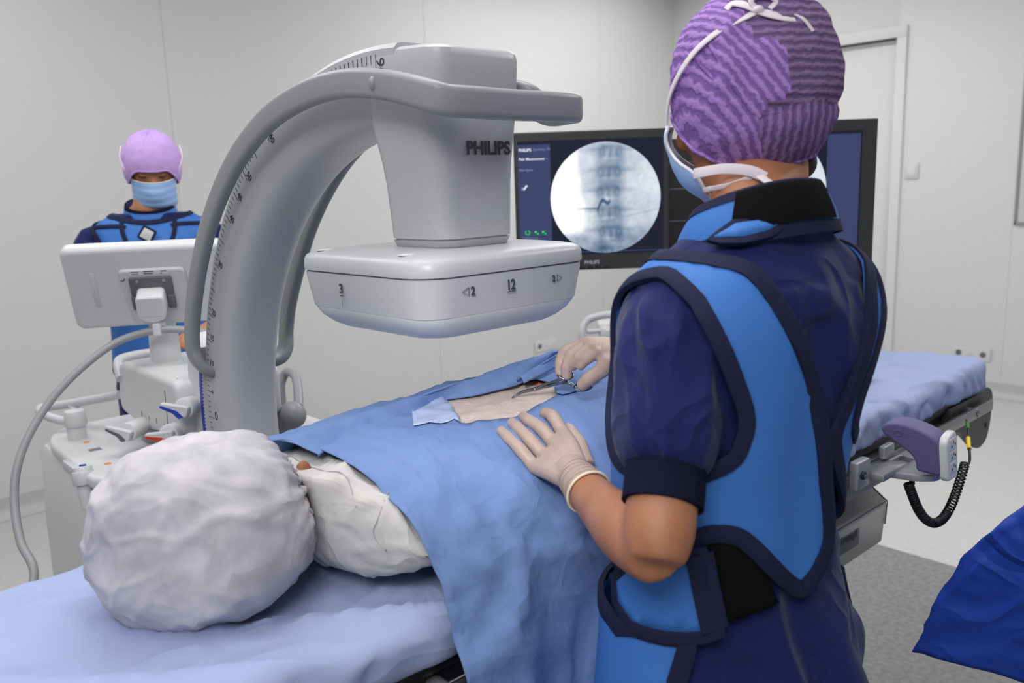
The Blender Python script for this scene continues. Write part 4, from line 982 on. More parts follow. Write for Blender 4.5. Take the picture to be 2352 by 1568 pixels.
gs = N_.new('ShaderNodeBsdfGlossy'); gs.inputs['Roughness'].default_value = .12; L_(bp.outputs['Normal'], gs.inputs['Normal'])
m2 = N_.new('ShaderNodeMixShader'); m2.inputs[0].default_value = .17; L_(m1.outputs[0], m2.inputs[1]); L_(gs.outputs[0], m2.inputs[2]); L_(m2.outputs[0], outn.inputs['Surface'])
EW2 = densify(roundpoly([(p[0]+(p[0]-.92)*.02, p[1]+(p[1]-1.03)*.02) for p in win], .01, 3), .006); pts, tris = cdt(EW2, (), .0055)
def film_z(x, y):
    r = 0
    for k, (a, b, c, d) in enumerate(((1.0, .55, 90, 3), (.5, 1.0, 120, 7), (1, -.2, 150, 11))):
        r += math.sin((x*a+y*b)*c+5*nz((x, y), 14, d))*.0007*(.3+abs(nz((x, y), 12, d+2)))
    hot = math.exp(-((x-.985)/.055)**2-((y-1.045)/.05)**2)
    return sk_z(x, y)+.0030+r+.0016*abs(nz((x, y), 38, 4))+.0036*abs(nz((x, y), 85, 6))*(.1+hot)+.0015*nz((x*.5+y, y), 40, 2)
flm = obj('incise_film', ([V((p.x, p.y, film_z(p.x, p.y))) for p in pts], tris), fm, None, 180, fix=True)
prop(flm, label='shiny transparent plastic film stuck on the bare back in the drape window', category='medical film')
# ================================================================ HEMOSTAT
hem = thing('hemostat', 'curved steel clamp held in the right glove above the drape window', 'surgical clamp', (0.9603, 1.0069, 1.1882))
tipA = [(0.928, 1.0321, 1.1722), (0.9313, 1.0302, 1.1764), (0.9374, 1.0257, 1.1805), (0.9448, 1.0174, 1.1850), (0.9535, 1.0062, 1.1885)]
tj = spline(tipA, 6); rj = [.0009+.0015*sm(0, 1, i/(len(tj)-1)) for i in range(len(tj))]
up_ = V((0, 0, 1))
obj('jaw', tube([p+up_*.0011 for p in tj], rj, 8), 'chrome', hem, 60); obj('jaw', tube([p-up_*.0011 for p in tj], rj, 8), 'chrome', hem, 60)
obj('box_lock', tube([(0.9521, 1.0079, 1.1873), (0.9551, 1.0036, 1.1893), (0.9584, 0.9985, 1.1914)], [.0030, .0040, .0030], 10), 'chrome', hem, 60)
obj('pivot', cyl((0.9518, 1.0001, 1.1909), (0.9551, 1.0036, 1.1892), .0016, 10), 'dgrey', hem)
sA = spline([(0.9569, 1.0012, 1.1913), (0.9663, 0.9813, 1.2008), (0.9737, 0.9641, 1.2080), (0.9767, 0.9568, 1.2115)], 6)
sB = spline([(0.9566, 1.0009, 1.1891), (0.966, 0.9792, 1.1967), (0.9781, 0.9564, 1.2039), (0.9833, 0.9456, 1.2016), (0.9845, 0.9398, 1.1994)], 6)
obj('shank', tube(sA, .0025, 8), 'chrome', hem, 60); obj('shank', tube(sB, .0025, 8), 'chrome', hem, 60)
obj('ratchet', box((V((0.9776, 0.9548, 1.2072)), rh, V((0, 0, 1)), fh), (-.005, -.006, -.002), (.005, .006, .002), .001), 'chrome', hem)
def fring(c, ax1, ax2, a, b, r):
    return tube([V(c)+ax1*a*math.cos(t*math.pi/12)+ax2*b*math.sin(t*math.pi/12) for t in range(24)], r, 8, closed=True)
r1 = V((0.978, 0.9529, 1.2170)); r2 = V((0.9883, 0.923, 1.2005))
obj('finger_ring', fring(r1, rh, (fh*.85+V((0, 0, .5))).normalized(), .0125, .010, .0021), 'chrome', hem, 60)
obj('finger_ring', fring(r2, (rh+V((0, 0, .12))).normalized(), (fh*.85+V((0, 0, .5))).normalized(), .0145, .010, .0021), 'chrome', hem, 60)

# ================================================================ SURGEON: body surface description
SYAW = math.radians(-14)
SRX, SRY = math.cos(SYAW), math.sin(SYAW)          # his right
SFX, SFY = -SRY, SRX                                # his front
# z, centre along right, centre along front, half width, half depth, roundness
TOR = [(.55, .00, .00, .140, .106, 2.2), (.72, .00, -.005, .152, .114, 2.2), (.82, .002, -.012, .158, .122, 2.2), (.90, .002, -.014, .155, .118, 2.2), (.98, -.002, -.008, .144, .108, 2.2), (1.06, -.004, -.004, .135, .102, 2.2),
       (1.14, .000, .000, .138, .104, 2.2), (1.22, .008, .000, .150, .107, 2.25), (1.29, .018, -.002, .163, .108, 2.3), (1.345, .026, -.004, .172, .104, 2.3), (1.385, .032, -.004, .168, .094, 2.2), (1.415, .038, -.002, .148, .084, 2.1), (1.44, .044, .002, .112, .074, 2.0), (1.46, .048, .006, .082, .066, 2.0), (1.49, .05, .012, .064, .062, 2.0)]
TOX, TOY = .923, .605
def tor_par(z):
    i = 0
    while i < len(TOR)-2 and z > TOR[i+1][0]: i += 1
    a = [TOR[max(0, min(len(TOR)-1, i+k))] for k in (-1, 0, 1, 2)]
    z0, z1 = a[1][0], a[2][0]; t = max(0., min(1., (z-z0)/(z1-z0)))
    out = []
    for k in range(1, 6):
        m0 = (a[2][k]-a[0][k])/max(a[2][0]-a[0][0], 1e-6)*(z1-z0); m1 = (a[3][k]-a[1][k])/max(a[3][0]-a[1][0], 1e-6)*(z1-z0)
        out.append((2*t**3-3*t*t+1)*a[1][k]+(t**3-2*t*t+t)*m0+(-2*t**3+3*t*t)*a[2][k]+(t**3-t*t)*m1)
    return out
def torso(th, z, off=0.):
    """th: 0 = his right, 90 = front, 180 = left, 270 = back"""
    cr, cf, a, b, n = tor_par(z); c, s = math.cos(th), math.sin(th)
    a += off; b += off
    k = (abs(c/a)**n+abs(s/b)**n)**(-1/n)
    r, f = cr+k*c, cf+k*s
    if s < 0: f += .010*math.exp(-(r-cr)**2/.0009)*(1 if .9 < z < 1.36 else 0)       # hollow of the spine
    return (TOX+SRX*r+SFX*f, TOY+SRY*r+SFY*f, z)
HC = (1.0314, 0.6466, 1.6478)
_hy, _hp = math.radians(118), math.radians(-8)
HF_ = (math.cos(_hy)*math.cos(_hp), math.sin(_hy)*math.cos(_hp), math.sin(_hp))
HL_ = (-math.sin(_hy), math.cos(_hy), 0.)
HU_ = (HF_[1]*HL_[2]-HF_[2]*HL_[1], HF_[2]*HL_[0]-HF_[0]*HL_[2], HF_[0]*HL_[1]-HF_[1]*HL_[0])
CAPR = (.108, .094, .122)
def head(f, l, u): return tuple(HC[i]+HF_[i]*f+HL_[i]*l+HU_[i]*u for i in range(3))

# ================================================================ SURGEON
def wmat(name, a, b, scale, rot, rough=.85, dist=2.5, st=.6):
    m = mat(name, a, rough, spec=.15); nt = m.node_tree; bs = nt.nodes['Principled BSDF']
    tc = nt.nodes.new('ShaderNodeTexCoord'); mp = nt.nodes.new('ShaderNodeMapping'); mp.inputs['Rotation'].default_value = rot
    wv = nt.nodes.new('ShaderNodeTexWave'); wv.inputs['Scale'].default_value = scale; wv.inputs['Distortion'].default_value = dist; wv.inputs['Detail'].default_value = 2; wv.inputs['Detail Scale'].default_value = 3.5
    cr = nt.nodes.new('ShaderNodeValToRGB'); cr.color_ramp.elements[0].color = lin(b)+(1,); cr.color_ramp.elements[1].color = lin(a)+(1,); cr.color_ramp.elements[0].position = .25; cr.color_ramp.elements[1].position = .75
    bp = nt.nodes.new('ShaderNodeBump'); bp.inputs['Strength'].default_value = st; bp.inputs['Distance'].default_value = .003
    L = nt.links.new
    L(tc.outputs['Object'], mp.inputs['Vector']); L(mp.outputs['Vector'], wv.inputs['Vector']); L(wv.outputs['Fac'], cr.inputs['Fac']); L(cr.outputs['Color'], bs.inputs['Base Color']); L(wv.outputs['Fac'], bp.inputs['Height']); L(bp.outputs['Normal'], bs.inputs['Normal'])
    return m
M['scrub'] = mat('navy_scrub', (25, 31, 86), .8, spec=.2, sheen=.1, bump=[('ridge', 8, .5, .010), ('noise', 900, .2, .0006)])
M['cuff'] = mat('navy_rib_knit', (22, 24, 46), .9, spec=.1, bump=('noise', 700, .3, .0008))
M['vest'] = mat('blue_lead_vest', (62, 118, 196), .62, spec=.3, bump=[('noise', 7, .2, .012), ('Z', 130, .12, .0006)])
M['trim'] = mat('navy_binding', (30, 34, 62), .75, spec=.2, bump=('noise', 900, .15, .0005))
M['velcro'] = mat('black_velcro', (18, 18, 20), .95, spec=.1, bump=('noise', 1300, .5, .001))
M['glove'] = mat('latex_glove', (174, 153, 143), .45, spec=.4, sss=.1, bump=[('noise', 120, .12, .0014)])
M['gloverim'] = mat('glove_rim', (230, 216, 192), .45, spec=.4)
M['tie'] = mat('white_tie', (226, 214, 220), .85, spec=.1, bump=('noise', 700, .3, .0006))
M['maskb'] = mat('pale_blue_mask', (160, 194, 240), .8, spec=.2, bump=('noise', 60, .25, .003))
M['maskw'] = mat('white_mask_edge', (226, 226, 232), .8)
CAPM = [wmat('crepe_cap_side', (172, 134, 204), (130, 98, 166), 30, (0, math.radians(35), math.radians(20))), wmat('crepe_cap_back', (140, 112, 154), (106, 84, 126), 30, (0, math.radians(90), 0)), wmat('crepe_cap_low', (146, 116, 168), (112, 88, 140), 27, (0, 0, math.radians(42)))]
sur = thing('person', 'person in navy scrubs, blue lead vest and purple cap holding a clamp over the patient', 'person', (TOX, TOY, 0))
def H_(f, l, u): return V(head(f, l, u))
def T_(deg, z, off=0.): return V(torso(math.radians(deg), z, off))
def tor_loft(z0, z1, nz_, off, k=64, fn=None):
    rings = []
    for i in range(nz_+1):
        z = z0+(z1-z0)*i/nz_; rg = []
        for j in range(k):
            a = 2*math.pi*j/k; o = off(a, z) if callable(off) else off; rg.append(V(torso(a, z, o)))
        rings.append(rg)
    return loft(rings)
# ---- body: one continuous skin
def headshape(H_):
    rings = []
    for u, cf, rf, rb, rl in ((-.152, .052, .012, .02, .012), (-.148, .052, .028, .04, .028), (-.136, .048, .040, .056, .042), (-.114, .036, .054, .070, .051), (-.085, .022, .068, .078, .060), (-.055, .012, .082, .088, .068), (-.025, .006, .086, .096, .074), (.005, .002, .088, .098, .076), (.035, 0, .086, .096, .075), (.06, -.004, .074, .088, .066), (.08, -.006, .056, .07, .052), (.092, -.008, .03, .04, .03)):
        rg = []
        for j in range(28):
            a = 2*math.pi*j/28; c, s = math.cos(a), math.sin(a)
            rg.append(H_(cf+(rf if c > 0 else rb)*c, rl*s, u))
        rings.append(rg)
    return loft(rings)
SL, EL = V((0.8411, 0.6333, 1.3736)), V((0.6826, 0.5353, 1.1230)); WL_, CE = V((0.8293, 0.801, 1.1255)), V((0.8081, 0.7486, 1.1136))
RW = V((1.0032, 0.8571, 1.2650))
def B(r, f, z): return V((TOX+SRX*r+SFX*f, TOY+SRY*r+SFY*f, z))
SR, ER = B(.185, .01, 1.365), B(.245, .135, 1.13)
prs = [tor_loft(.82, 1.488, 40, -.012, 40), headshape(H_), limb([tuple(B(.048, .008, 1.44))+(.060,), tuple(B(.05, .018, 1.49))+(.055,), tuple(H_(-.008, 0, -.13))+(.050,), tuple(H_(-.008, 0, -.07))+(.050,)])]
prs.append(sph(H_(.098, 0, -.058), (.014, .014, .016), 12, 8)); prs.append(tube([H_(.085, 0, -.02), H_(.10, 0, -.055)], [.008, .012], 10))
for s in (-1, 1): prs.append(loft([[H_(-.008+.010*math.cos(a)*k+.004, s*(.072+d), -.035+.026*math.sin(a)*k) for a in [i*math.pi/7 for i in range(14)]] for d, k in ((0, .8), (.010, 1), (.016, .9))]))
prs.append(limb([tuple(SL+V((.04, -.02, -.01)))+(.036,), tuple(SL)+(.042,), tuple((0.7745, 0.5892, 1.2860))+(.040,), tuple((0.7301, 0.5607, 1.1987))+(.0385,), tuple((0.7153, 0.5529, 1.1742))+(.0405,), tuple((0.6965, 0.5426, 1.1474))+(.0395,), tuple(EL)+(.032,)]))
prs.append(limb([tuple(EL+(EL-CE).normalized()*.002+V((0, 0, .002)))+(.027,), tuple(EL.lerp(CE, .10)+V((0, 0, .003)))+(.034,), tuple(EL.lerp(CE, .35)+V((0, 0, .004)))+(.0405,), tuple(EL.lerp(CE, .65))+(.035,), tuple(CE)+(.0285,), tuple(WL_)+(.0195,)]))
prs.append(limb([tuple(WL_)+(.020,), tuple(WL_.lerp(V((0.8485, 0.8796, 1.1294)), .45))+(.011,)]))
prs.append(limb([tuple(B(.14, 0, 1.375))+(.046,), tuple(SR)+(.048,), tuple(SR.lerp(ER, .5))+(.043,), tuple(ER)+(.036,)]))
prs.append(limb([tuple(ER)+(.036,), tuple(ER.lerp(RW, .3))+(.039,), tuple(ER.lerp(RW, .7))+(.031,), tuple(RW)+(.019,), tuple((1.0004, 0.8727, 1.2621))+(.013,)]))
for s in (-1, 1):
    prs.append(limb([tuple(B(s*.078, -.004, .86))+(.088,), tuple(B(s*.085, .0, .70))+(.078,), tuple(B(s*.088, .012, .50))+(.056,), tuple(B(s*.09, -.006, .34))+(.055,), tuple(B(s*.092, -.012, .12))+(.036,), tuple(B(s*.094, -.012, .07))+(.038,)]))
    prs.append(limb([tuple(B(s*.094, -.035, .045))+(.034,), tuple(B(s*.097, .04, .045))+(.034,), tuple(B(s*.102, .13, .033))+(.026,)]))
sbody = obj('body', join(*prs), 'skin2', sur, 180, mods=[('REMESH', {'mode': 'VOXEL', 'voxel_size': .0065}), ('SMOOTH', {'factor': .5, 'iterations': 6})])
M['eyew'] = mat('eye_white', (226, 224, 220), .3)
for s in (-1, 1):
    e_ = obj('eye', sph(H_(.0765, s*.031, -.030), (.0125, .0125, .0125), 14, 10), 'eyew', sur, 180); obj('iris', sph(H_(.0855, s*.031, -.032), (.0048, .0048, .0048), 10, 8), 'hair', e_, 180)
# ---- gloves
def finger(pts, r0, r1, n=10):
    sp = spline(pts, 5); k = len(sp)-1
    rr = []
    for i in range(k+1):
        t = i/k; r = r0+(r1-r0)*t
        for kn in (1/3, 2/3): r += .0009*math.exp(-((t-kn)/.06)**2)
        if t > .93: r *= math.sqrt(max(.05, 1-((t-.93)/.075)**2))
        rr.append(r)
    return tube(sp, rr, n)
def glove(name, palm, fingers, cuff, lab=None):
    ps = list(palm)
    for f, r0, r1 in fingers: ps.append(finger(f, r0, r1))
    g = obj(name, join(*ps, cuff), 'glove', sur, 180, mods=[('REMESH', {'mode': 'VOXEL', 'voxel_size': .0022}), ('SMOOTH', {'factor': .5, 'iterations': 5})])
    # latex wrinkles at the wrist
    return g
K = [(0.8194, 0.8676, 1.1205), (0.8437, 0.8728, 1.1307), (0.8717, 0.8792, 1.1417), (0.8998, 0.886, 1.1498)]
fing = [([K[0], (0.8155, 0.8915, 1.1417), (0.8189, 0.9226, 1.1540), (0.8227, 0.9463, 1.1615)], .0105, .0076),
        ([K[1], (0.8414, 0.8978, 1.1491), (0.8468, 0.9291, 1.1602), (0.854, 0.9547, 1.1649)], .0112, .0082),
        ([K[2], (0.875, 0.9073, 1.1574), (0.8747, 0.9349, 1.1655), (0.8839, 0.9596, 1.1675)], .0115, .0084),
        ([K[3], (0.9059, 0.9122, 1.1687), (0.9125, 0.9344, 1.1689), (0.9172, 0.9452, 1.1645)], .0115, .0084),
        ([(0.9055, 0.8414, 1.1045), (0.9225, 0.8729, 1.1283), (0.927, 0.8927, 1.1416), (0.9325, 0.9092, 1.1478)], .0135, .0092)]
palm = []
for i, k in enumerate(K):
    w_ = WL_+(V(K[3])-V(K[0])).normalized()*(-.016+.0105*i)
    palm.append(tube([w_, w_.lerp(V(k), .5)+V((0, 0, .003)), k], [.0155, .0155, .0118], 12))
for a, b in zip(K, K[1:]): palm.append(tube([V(a).lerp(WL_, .25), V(b).lerp(WL_, .25)], [.0135, .0135], 10)); palm.append(tube([V(a).lerp(WL_, .6), V(b).lerp(WL_, .6)], [.015, .015], 10))
ca = (CE-WL_).normalized()
cf_pts = [WL_-ca*.01, WL_+ca*.012, WL_.lerp(CE, .5), CE]
cuffL = tube(cf_pts, [.024, .0255, .0275, .0315], 24)
gl = glove('glove', palm, fing, cuffL)
cs = ca.cross(V((0, 0, 1))).normalized(); cu = cs.cross(ca)
def ringaround(c, ax, r, rr, nm, mt, par, tilt=0., n=40):
    s = ax.cross(V((0, 0, 1))).normalized(); u = s.cross(ax)
    return obj(nm, tube([c+s*r*math.cos(t*2*math.pi/n)+u*r*math.sin(t*2*math.pi/n)+ax*(tilt*math.cos(t*2*math.pi/n)) for t in range(n)], rr, 8, closed=True), mt, par, 180)
ringaround(CE+ca*.001, ca, .0318, .0019, 'rolled_rim', 'gloverim', gl)
for i, (t, r) in enumerate(((.18, .0256), (.36, .0268), (.5, .0276), (.68, .029), (.84, .0303))):
    ringaround(WL_.lerp(CE, t), (ca+cs*(.10*math.sin(i*2.1))).normalized(), r, .0012, 'latex_crease', 'glove', gl, .003*math.cos(i*1.9))
KR = [(1.0040, 0.9349, 1.2662), (0.9955, 0.9164, 1.2711), (0.9878, 0.8963, 1.2725), (0.9836, 0.8778, 1.2712)]
fr_ = [([KR[0], (0.9879, 0.9603, 1.2547), (0.9794, 0.9657, 1.2348), (0.9746, 0.9617, 1.2126)], .0115, .0078),
       ([KR[1], (0.9815, 0.9405, 1.2516), (0.9752, 0.9468, 1.2322), (0.9763, 0.9485, 1.2098)], .0115, .0080),
       ([KR[2], (0.9778, 0.9195, 1.2527), (0.9774, 0.933, 1.2395), (0.9822, 0.9398, 1.2291)], .0108, .0078),
       ([KR[3], (0.9805, 0.9031, 1.2516), (0.9794, 0.9176, 1.2398), (0.9795, 0.9237, 1.2318)], .0098, .0072),
       ([(0.9901, 0.8657, 1.2521), (0.9861, 0.8789, 1.2355), (0.9803, 0.9028, 1.2174), (0.9789, 0.9219, 1.2010)], .0150, .0098)]
palm = []
for i, k in enumerate(KR): palm.append(tube([RW, RW.lerp(V(k), .55), k], [.0200, .0175, .0122], 12))
palm.append(tube([RW, (0.9901, 0.8657, 1.2521), (0.9873, 0.8762, 1.2399)], [.0195, .0190, .0150], 12))
for a, b in zip(KR, KR[1:]): palm.append(tube([a, b], [.0122, .0122], 10)); palm.append(tube([V(a).lerp(RW, .4), V(b).lerp(RW, .4)], [.015, .015], 10))
ra = (ER-RW).normalized()
cuffR = tube([RW-ra*.01, RW+ra*.02, RW+ra*.085], [.0235, .0265, .0325], 24)
glr = glove('glove', palm, fr_, cuffR)
ringaround(RW+ra*.086, ra, .0328, .0019, 'rolled_rim', 'gloverim', glr)
# ---- scrubs: shirt with sleeves, trousers
def so(a, z):
    back = max(0, -math.sin(a))
    w_ = .011+.004*nz((math.cos(a)*.2, math.sin(a)*.2, z), 10, 3)+.004*math.sin(z*46+math.cos(a)*5+3*nz((math.cos(a)*.3, math.sin(a)*.3, z), 6))*back*sm(1.0, 1.15, z)
    lo = sm(1.05, .86, z)
    w_ += lo*(.018*back+.016*max(0, math.cos(a))+.007*math.sin(a*9+z*12)*1.2)
    return w_
def sleeve(pts): return tube(spline([p[:3] for p in pts], 6), [r.x for r in spline([(p[3], 0, 0) for p in pts], 6)], 28)
slL = sleeve([tuple(B(-.09, .0, 1.37))+(.038,), tuple(SL+V((.012, -.008, .002)))+(.056,), tuple((0.8077, 0.6125, 1.3348))+(.0615,), tuple((0.7843, 0.5934, 1.2834))+(.0635,), tuple((0.7604, 0.5765, 1.2393))+(.0640,), tuple((0.745, 0.5673, 1.2180))+(.0585,), tuple((0.7357, 0.5626, 1.2045))+(.047,)])
slR = sleeve([tuple(B(.10, .0, 1.37))+(.038,), tuple(SR)+(.058,), tuple(SR.lerp(ER, .3))+(.060,), tuple(SR.lerp(ER, .62))+(.058,), tuple(SR.lerp(ER, .72))+(.046,)])
top = obj('scrub_top', join(tor_loft(.855, 1.46, 90, so, 96), slL, slR), 'scrub', sur, 180, mods=[('REMESH', {'mode': 'VOXEL', 'voxel_size': .006}), ('SMOOTH', {'factor': .5, 'iterations': 4})])
ax = (V((0.7604, 0.5765, 1.2393))-SL).normalized(); ah = ax.cross(V((0, 0, 1))).normalized()
def ridge(p, s, o): return .5-abs(nz(p, s, o))
for v in top.data.vertices:      # cloth folds: gathered puff above the cuff, pulls under the arm, drag lines across the back
    p = v.co; t = (p-SL).dot(ax); q = (p-SL)-ax*t
    if q.length < .09 and t > .0 and (p-V((TOX, TOY, p.z))).length > .12:
        an = math.atan2(q.dot(ah), q.dot(V((SFX, SFY, 0))))
        g = .0055*math.sin(an*11+2.5*nz(p, 14))*sm(.17, .31, t)*sm(.37, .33, t)+.014*(cre((math.cos(an)*.055+t*.12, math.sin(an)*.055, t*.16), 12, 4, 3)-.3)+.009*(cre((math.cos(an)*.06, math.sin(an)*.06+t*.08, t*.12+1), 19, 9, 3.4)-.3)
        v.co = p+q.normalized()*g*sm(0, .05, t)
    else:
        d = V((p.x-TOX, p.y-TOY, 0)); r_ = d.dot(V((SRX, SRY, 0)))
        if d.length > 1e-4 and d.dot(V((SFX, SFY, 0))) < .03 and p.z < 1.40:
            g = .012*(cre((r_*.7+p.z*.45, p.z*.4-r_*.5, 0), 9, 3, 3.2)-.3)+0.011*(cre((r_*.7-p.z*.25, p.z*.7+r_*.2, 2), 10, 7, 3.2)-.3)*sm(1.08, .95, p.z)
            v.co = p+d.normalized()*g
# ribbed cuffs
cfa = [(0.7421, 0.5668, 1.2168), (0.735, 0.5633, 1.2045), (0.7249, 0.5573, 1.1882), (0.7156, 0.5526, 1.1742)]
cu_l = obj('cuff', sweep(spline(cfa, 5), circ(.0455, 40)), 'cuff', sur, 60, fix=True)
obj('cuff', sweep([SR.lerp(ER, .70), SR.lerp(ER, .80), SR.lerp(ER, .92)], circ(.0455, 32)), 'cuff', sur, 60, fix=True)
tr = []
tr.append(tor_loft(.80, .93, 14, lambda a, z: .016+.004*math.sin(a*7+z*20), 72))
for s in (-1, 1): tr.append(limb([tuple(B(s*.076, -.004, .86))+(.100,), tuple(B(s*.083, .0, .70))+(.094,), tuple(B(s*.088, .006, .45))+(.080,), tuple(B(s*.09, -.004, .25))+(.072,), tuple(B(s*.092, -.004, .07))+(.07,)], 28))
obj('trousers', join(*tr), 'scrub', sur, 180, mods=[('REMESH', {'mode': 'VOXEL', 'voxel_size': .008}), ('SMOOTH', {'factor': .5, 'iterations': 4})])
for s in (-1, 1):
    obj('shoe', loft([[B(s*.098+s*.004*f_*8+a*w_, f_, max(.002, h*.5+b*h*.5)) for a, b in circ(1, 20)] for f_, w_, h in ((-.085, .022, .05), (-.07, .038, .085), (-.03, .041, .095), (.03, .044, .085), (.09, .049, .062), (.14, .046, .05), (.175, .03, .038), (.185, .012, .025))]), 'white', sur, 60, fix=True)
# ---- lead vest (front, wrapped over the shoulders, open down the back)
def VO(d, z): return (.0215 if d < 205 else .0255)+.0022*nz((d*.02, z*4), 2.2, 5)
back_edge = [(215.0000, 1.4374), (229.6000, 1.4219), (242.1000, 1.3888), (254.1000, 1.3483), (270.2000, 1.2926), (283.4000, 1.2207), (290.1000, 1.1691), (296.0000, 1.1158), (296.5000, 1.0791), (290.5000, 1.0524), (281.6000, 1.0331), (272.2000, 1.0242), (260.0000, 1.0439), (248.5000, 1.0688), (239.6000, 1.0919), (231.7000, 1.1091), (224.7000, 1.1130), (218.0000, 1.1095)]
front = [(205, 1.085), (190, 1.055), (172, 1.043), (150, 1.035), (120, 1.045), (90, 1.045), (50, 1.045), (10, 1.045), (-20, 1.07), (-45, 1.12), (-66, 1.18)]
rgt = [(a-360, b) for a, b in ((285.4000, 1.2200), (292.2000, 1.2629), (298.8000, 1.3052), (303.2000, 1.3404))]
rgt = [(min(a, -48-i*0), b) for i, (a, b) in enumerate(rgt)]
rtop = [(-50, 1.385), (-42, 1.41), (-28, 1.43), (-8, 1.442), (20, 1.440), (45, 1.425), (68, 1.408), (90, 1.402), (112, 1.408), (135, 1.425), (160, 1.440), (188, 1.443)]
KX = .0030                        # degrees -> comparable units for the triangulation
def vpoly(pl): return [(a*KX, z) for a, z in pl]
def vsmooth(pl, n=4, closed=True): return [(p.x, p.y) for p in spline([(a, b, 0) for a, b in pl], n, closed)]
outl = vsmooth(vpoly(back_edge+front+rgt+rtop), 4)
armL = [(189.2000, 1.4149), (203.9000, 1.3888), (214.0000, 1.3467), (222.6000, 1.2968), (228.0000, 1.2596), (227.6000, 1.2339), (223.9000, 1.2145), (207, 1.195), (186, 1.188), (166, 1.198), (151, 1.235), (145, 1.30), (152, 1.36), (166, 1.398), (178, 1.413)]
armR = [(180-a, z) for a, z in armL]
aL, aR = vsmooth(vpoly(armL), 4), vsmooth(vpoly(armR), 4)
pts, tris = cdt(outl, [aL, aR], (.034, .016))
vest = obj('lead_vest', ([T_(p.x/KX, p.y, VO(p.x/KX, p.y)) for p in pts], tris), 'vest', sur, 180, fix=True, mods=[('SOLIDIFY', {'thickness': .0045, 'offset': -1})])
def band(name, pl, width, par, mt='trim', off=VO, raise_=.0016, closed=True, surf=T_, inside=1, kx=KX):
    """flat binding along a curve on the body; width grows to the inside of the outline"""
    k = len(pl); Q = [surf(a/kx, z, off(a/kx, z)+raise_) for a, z in pl]; rings = []
    for i, (a, z) in enumerate(pl):
        i0, i1 = ((i-1) % k, (i+1) % k) if closed else (max(0, i-1), min(k-1, i+1))
        t = (Q[i1]-Q[i0]).normalized(); d = a/kx; p = Q[i]
        e1 = surf(d+1, z, off(d, z)+raise_)-surf(d-1, z, off(d, z)+raise_); e2 = surf(d, z+.004, off(d, z)+raise_)-surf(d, z-.004, off(d, z)+raise_)
        n = e1.cross(e2).normalized()
        s = n.cross(t).normalized()*inside
        # walk along the surface for the inner edge so that the strip hugs the body
        def drop(q):
            return q
        rings.append([p-n*.006-s*.001, p-s*.0018+n*.0005, p+n*.0018, drop(p+s*width*.5)+n*.002, p+s*width+n*.0008, p+s*width-n*.005])
    return obj(name, loft(rings, closed=True, loop=closed), mt, par, 60, fix=True)
band('binding', outl, .020, vest, inside=-1)
band('binding', aL, .018, vest, inside=1); band('binding', aR, .018, vest, inside=-1)
# ---- waist belt: black elastic, blue flap, and the lead skirt
def patch(name, pl, off, mt, par, thick=.004, step=(.03, .012), n=3):
    o_l = vsmooth(vpoly(pl), n) if n else densify(vpoly(pl), .012)
    pts, tris = cdt(o_l, (), step)
    return obj(name, ([T_(p.x/KX, p.y, off) for p in pts], tris), mt, par, 180, fix=True, mods=[('SOLIDIFY', {'thickness': thick, 'offset': -1})]), o_l
belt, _ = patch('belt', [(214.8000, 1.1094), (231.4000, 1.1194), (244.7000, 1.0850), (255.4000, 1.0272), (240.5000, 1.0222), (226.2000, 1.0127), (222.0000, 1.0575)], .021, 'velcro', sur, n=0)
skirt_off = lambda d, z: .036+.015*sm(.95, .60, z)
sk = [(216.3000, 1.0119), (214.0000, 0.9771), (210.2000, 0.9429), (205, .62), (180, .58), (150, .56), (90, .55), (30, .58), (-5, .62), (-12, .80), (-12, .985), (20, 1.0), (60, 1.0), (90, 1.0), (130, 1.0), (165, .995), (178, .99), (187.8000, 1.0032), (203.0000, 1.0071)]
so_l = densify(vpoly(sk), .02); pts, tris = cdt(so_l, (), (.03, .02))
skirt = obj('lead_skirt', ([T_(p.x/KX, p.y, skirt_off(0, p.y)) for p in pts], tris), 'vest', sur, 180, fix=True, mods=[('SOLIDIFY', {'thickness': .004, 'offset': -1})])
band('binding', so_l, .022, skirt, off=skirt_off, inside=-1)
if False: band('waist_band', [(a*KX, z) for a, z in [(d, .985) for d in range(172, 89, -4)]], .040, skirt, off=lambda d, z: .024, closed=False, inside=1)
flap, fl_o = patch('belt_flap', [(217.1000, 1.0975), (218.9000, 1.0581), (221.7000, 1.0137), (204.0000, 1.0053), (189.3000, 1.0025), (180.7000, 1.0170), (179.3000, 1.0404), (186.7000, 1.0625), (202.2000, 1.0836)], .038, 'vest', sur, n=0)
band('binding', fl_o, .016, flap, off=lambda d, z: .038, inside=1)
obj('flap_edge', sweep(spline([T_(*(217.1000, 1.1028), .041), T_(*(219.9000, 1.0583), .041), T_(*(222.6000, 1.0137), .041)], 6), rrect(.0015, .017, .001, 3), [V((-.5, -.85, 0))]*13), 'trim', flap, 60, fix=True)
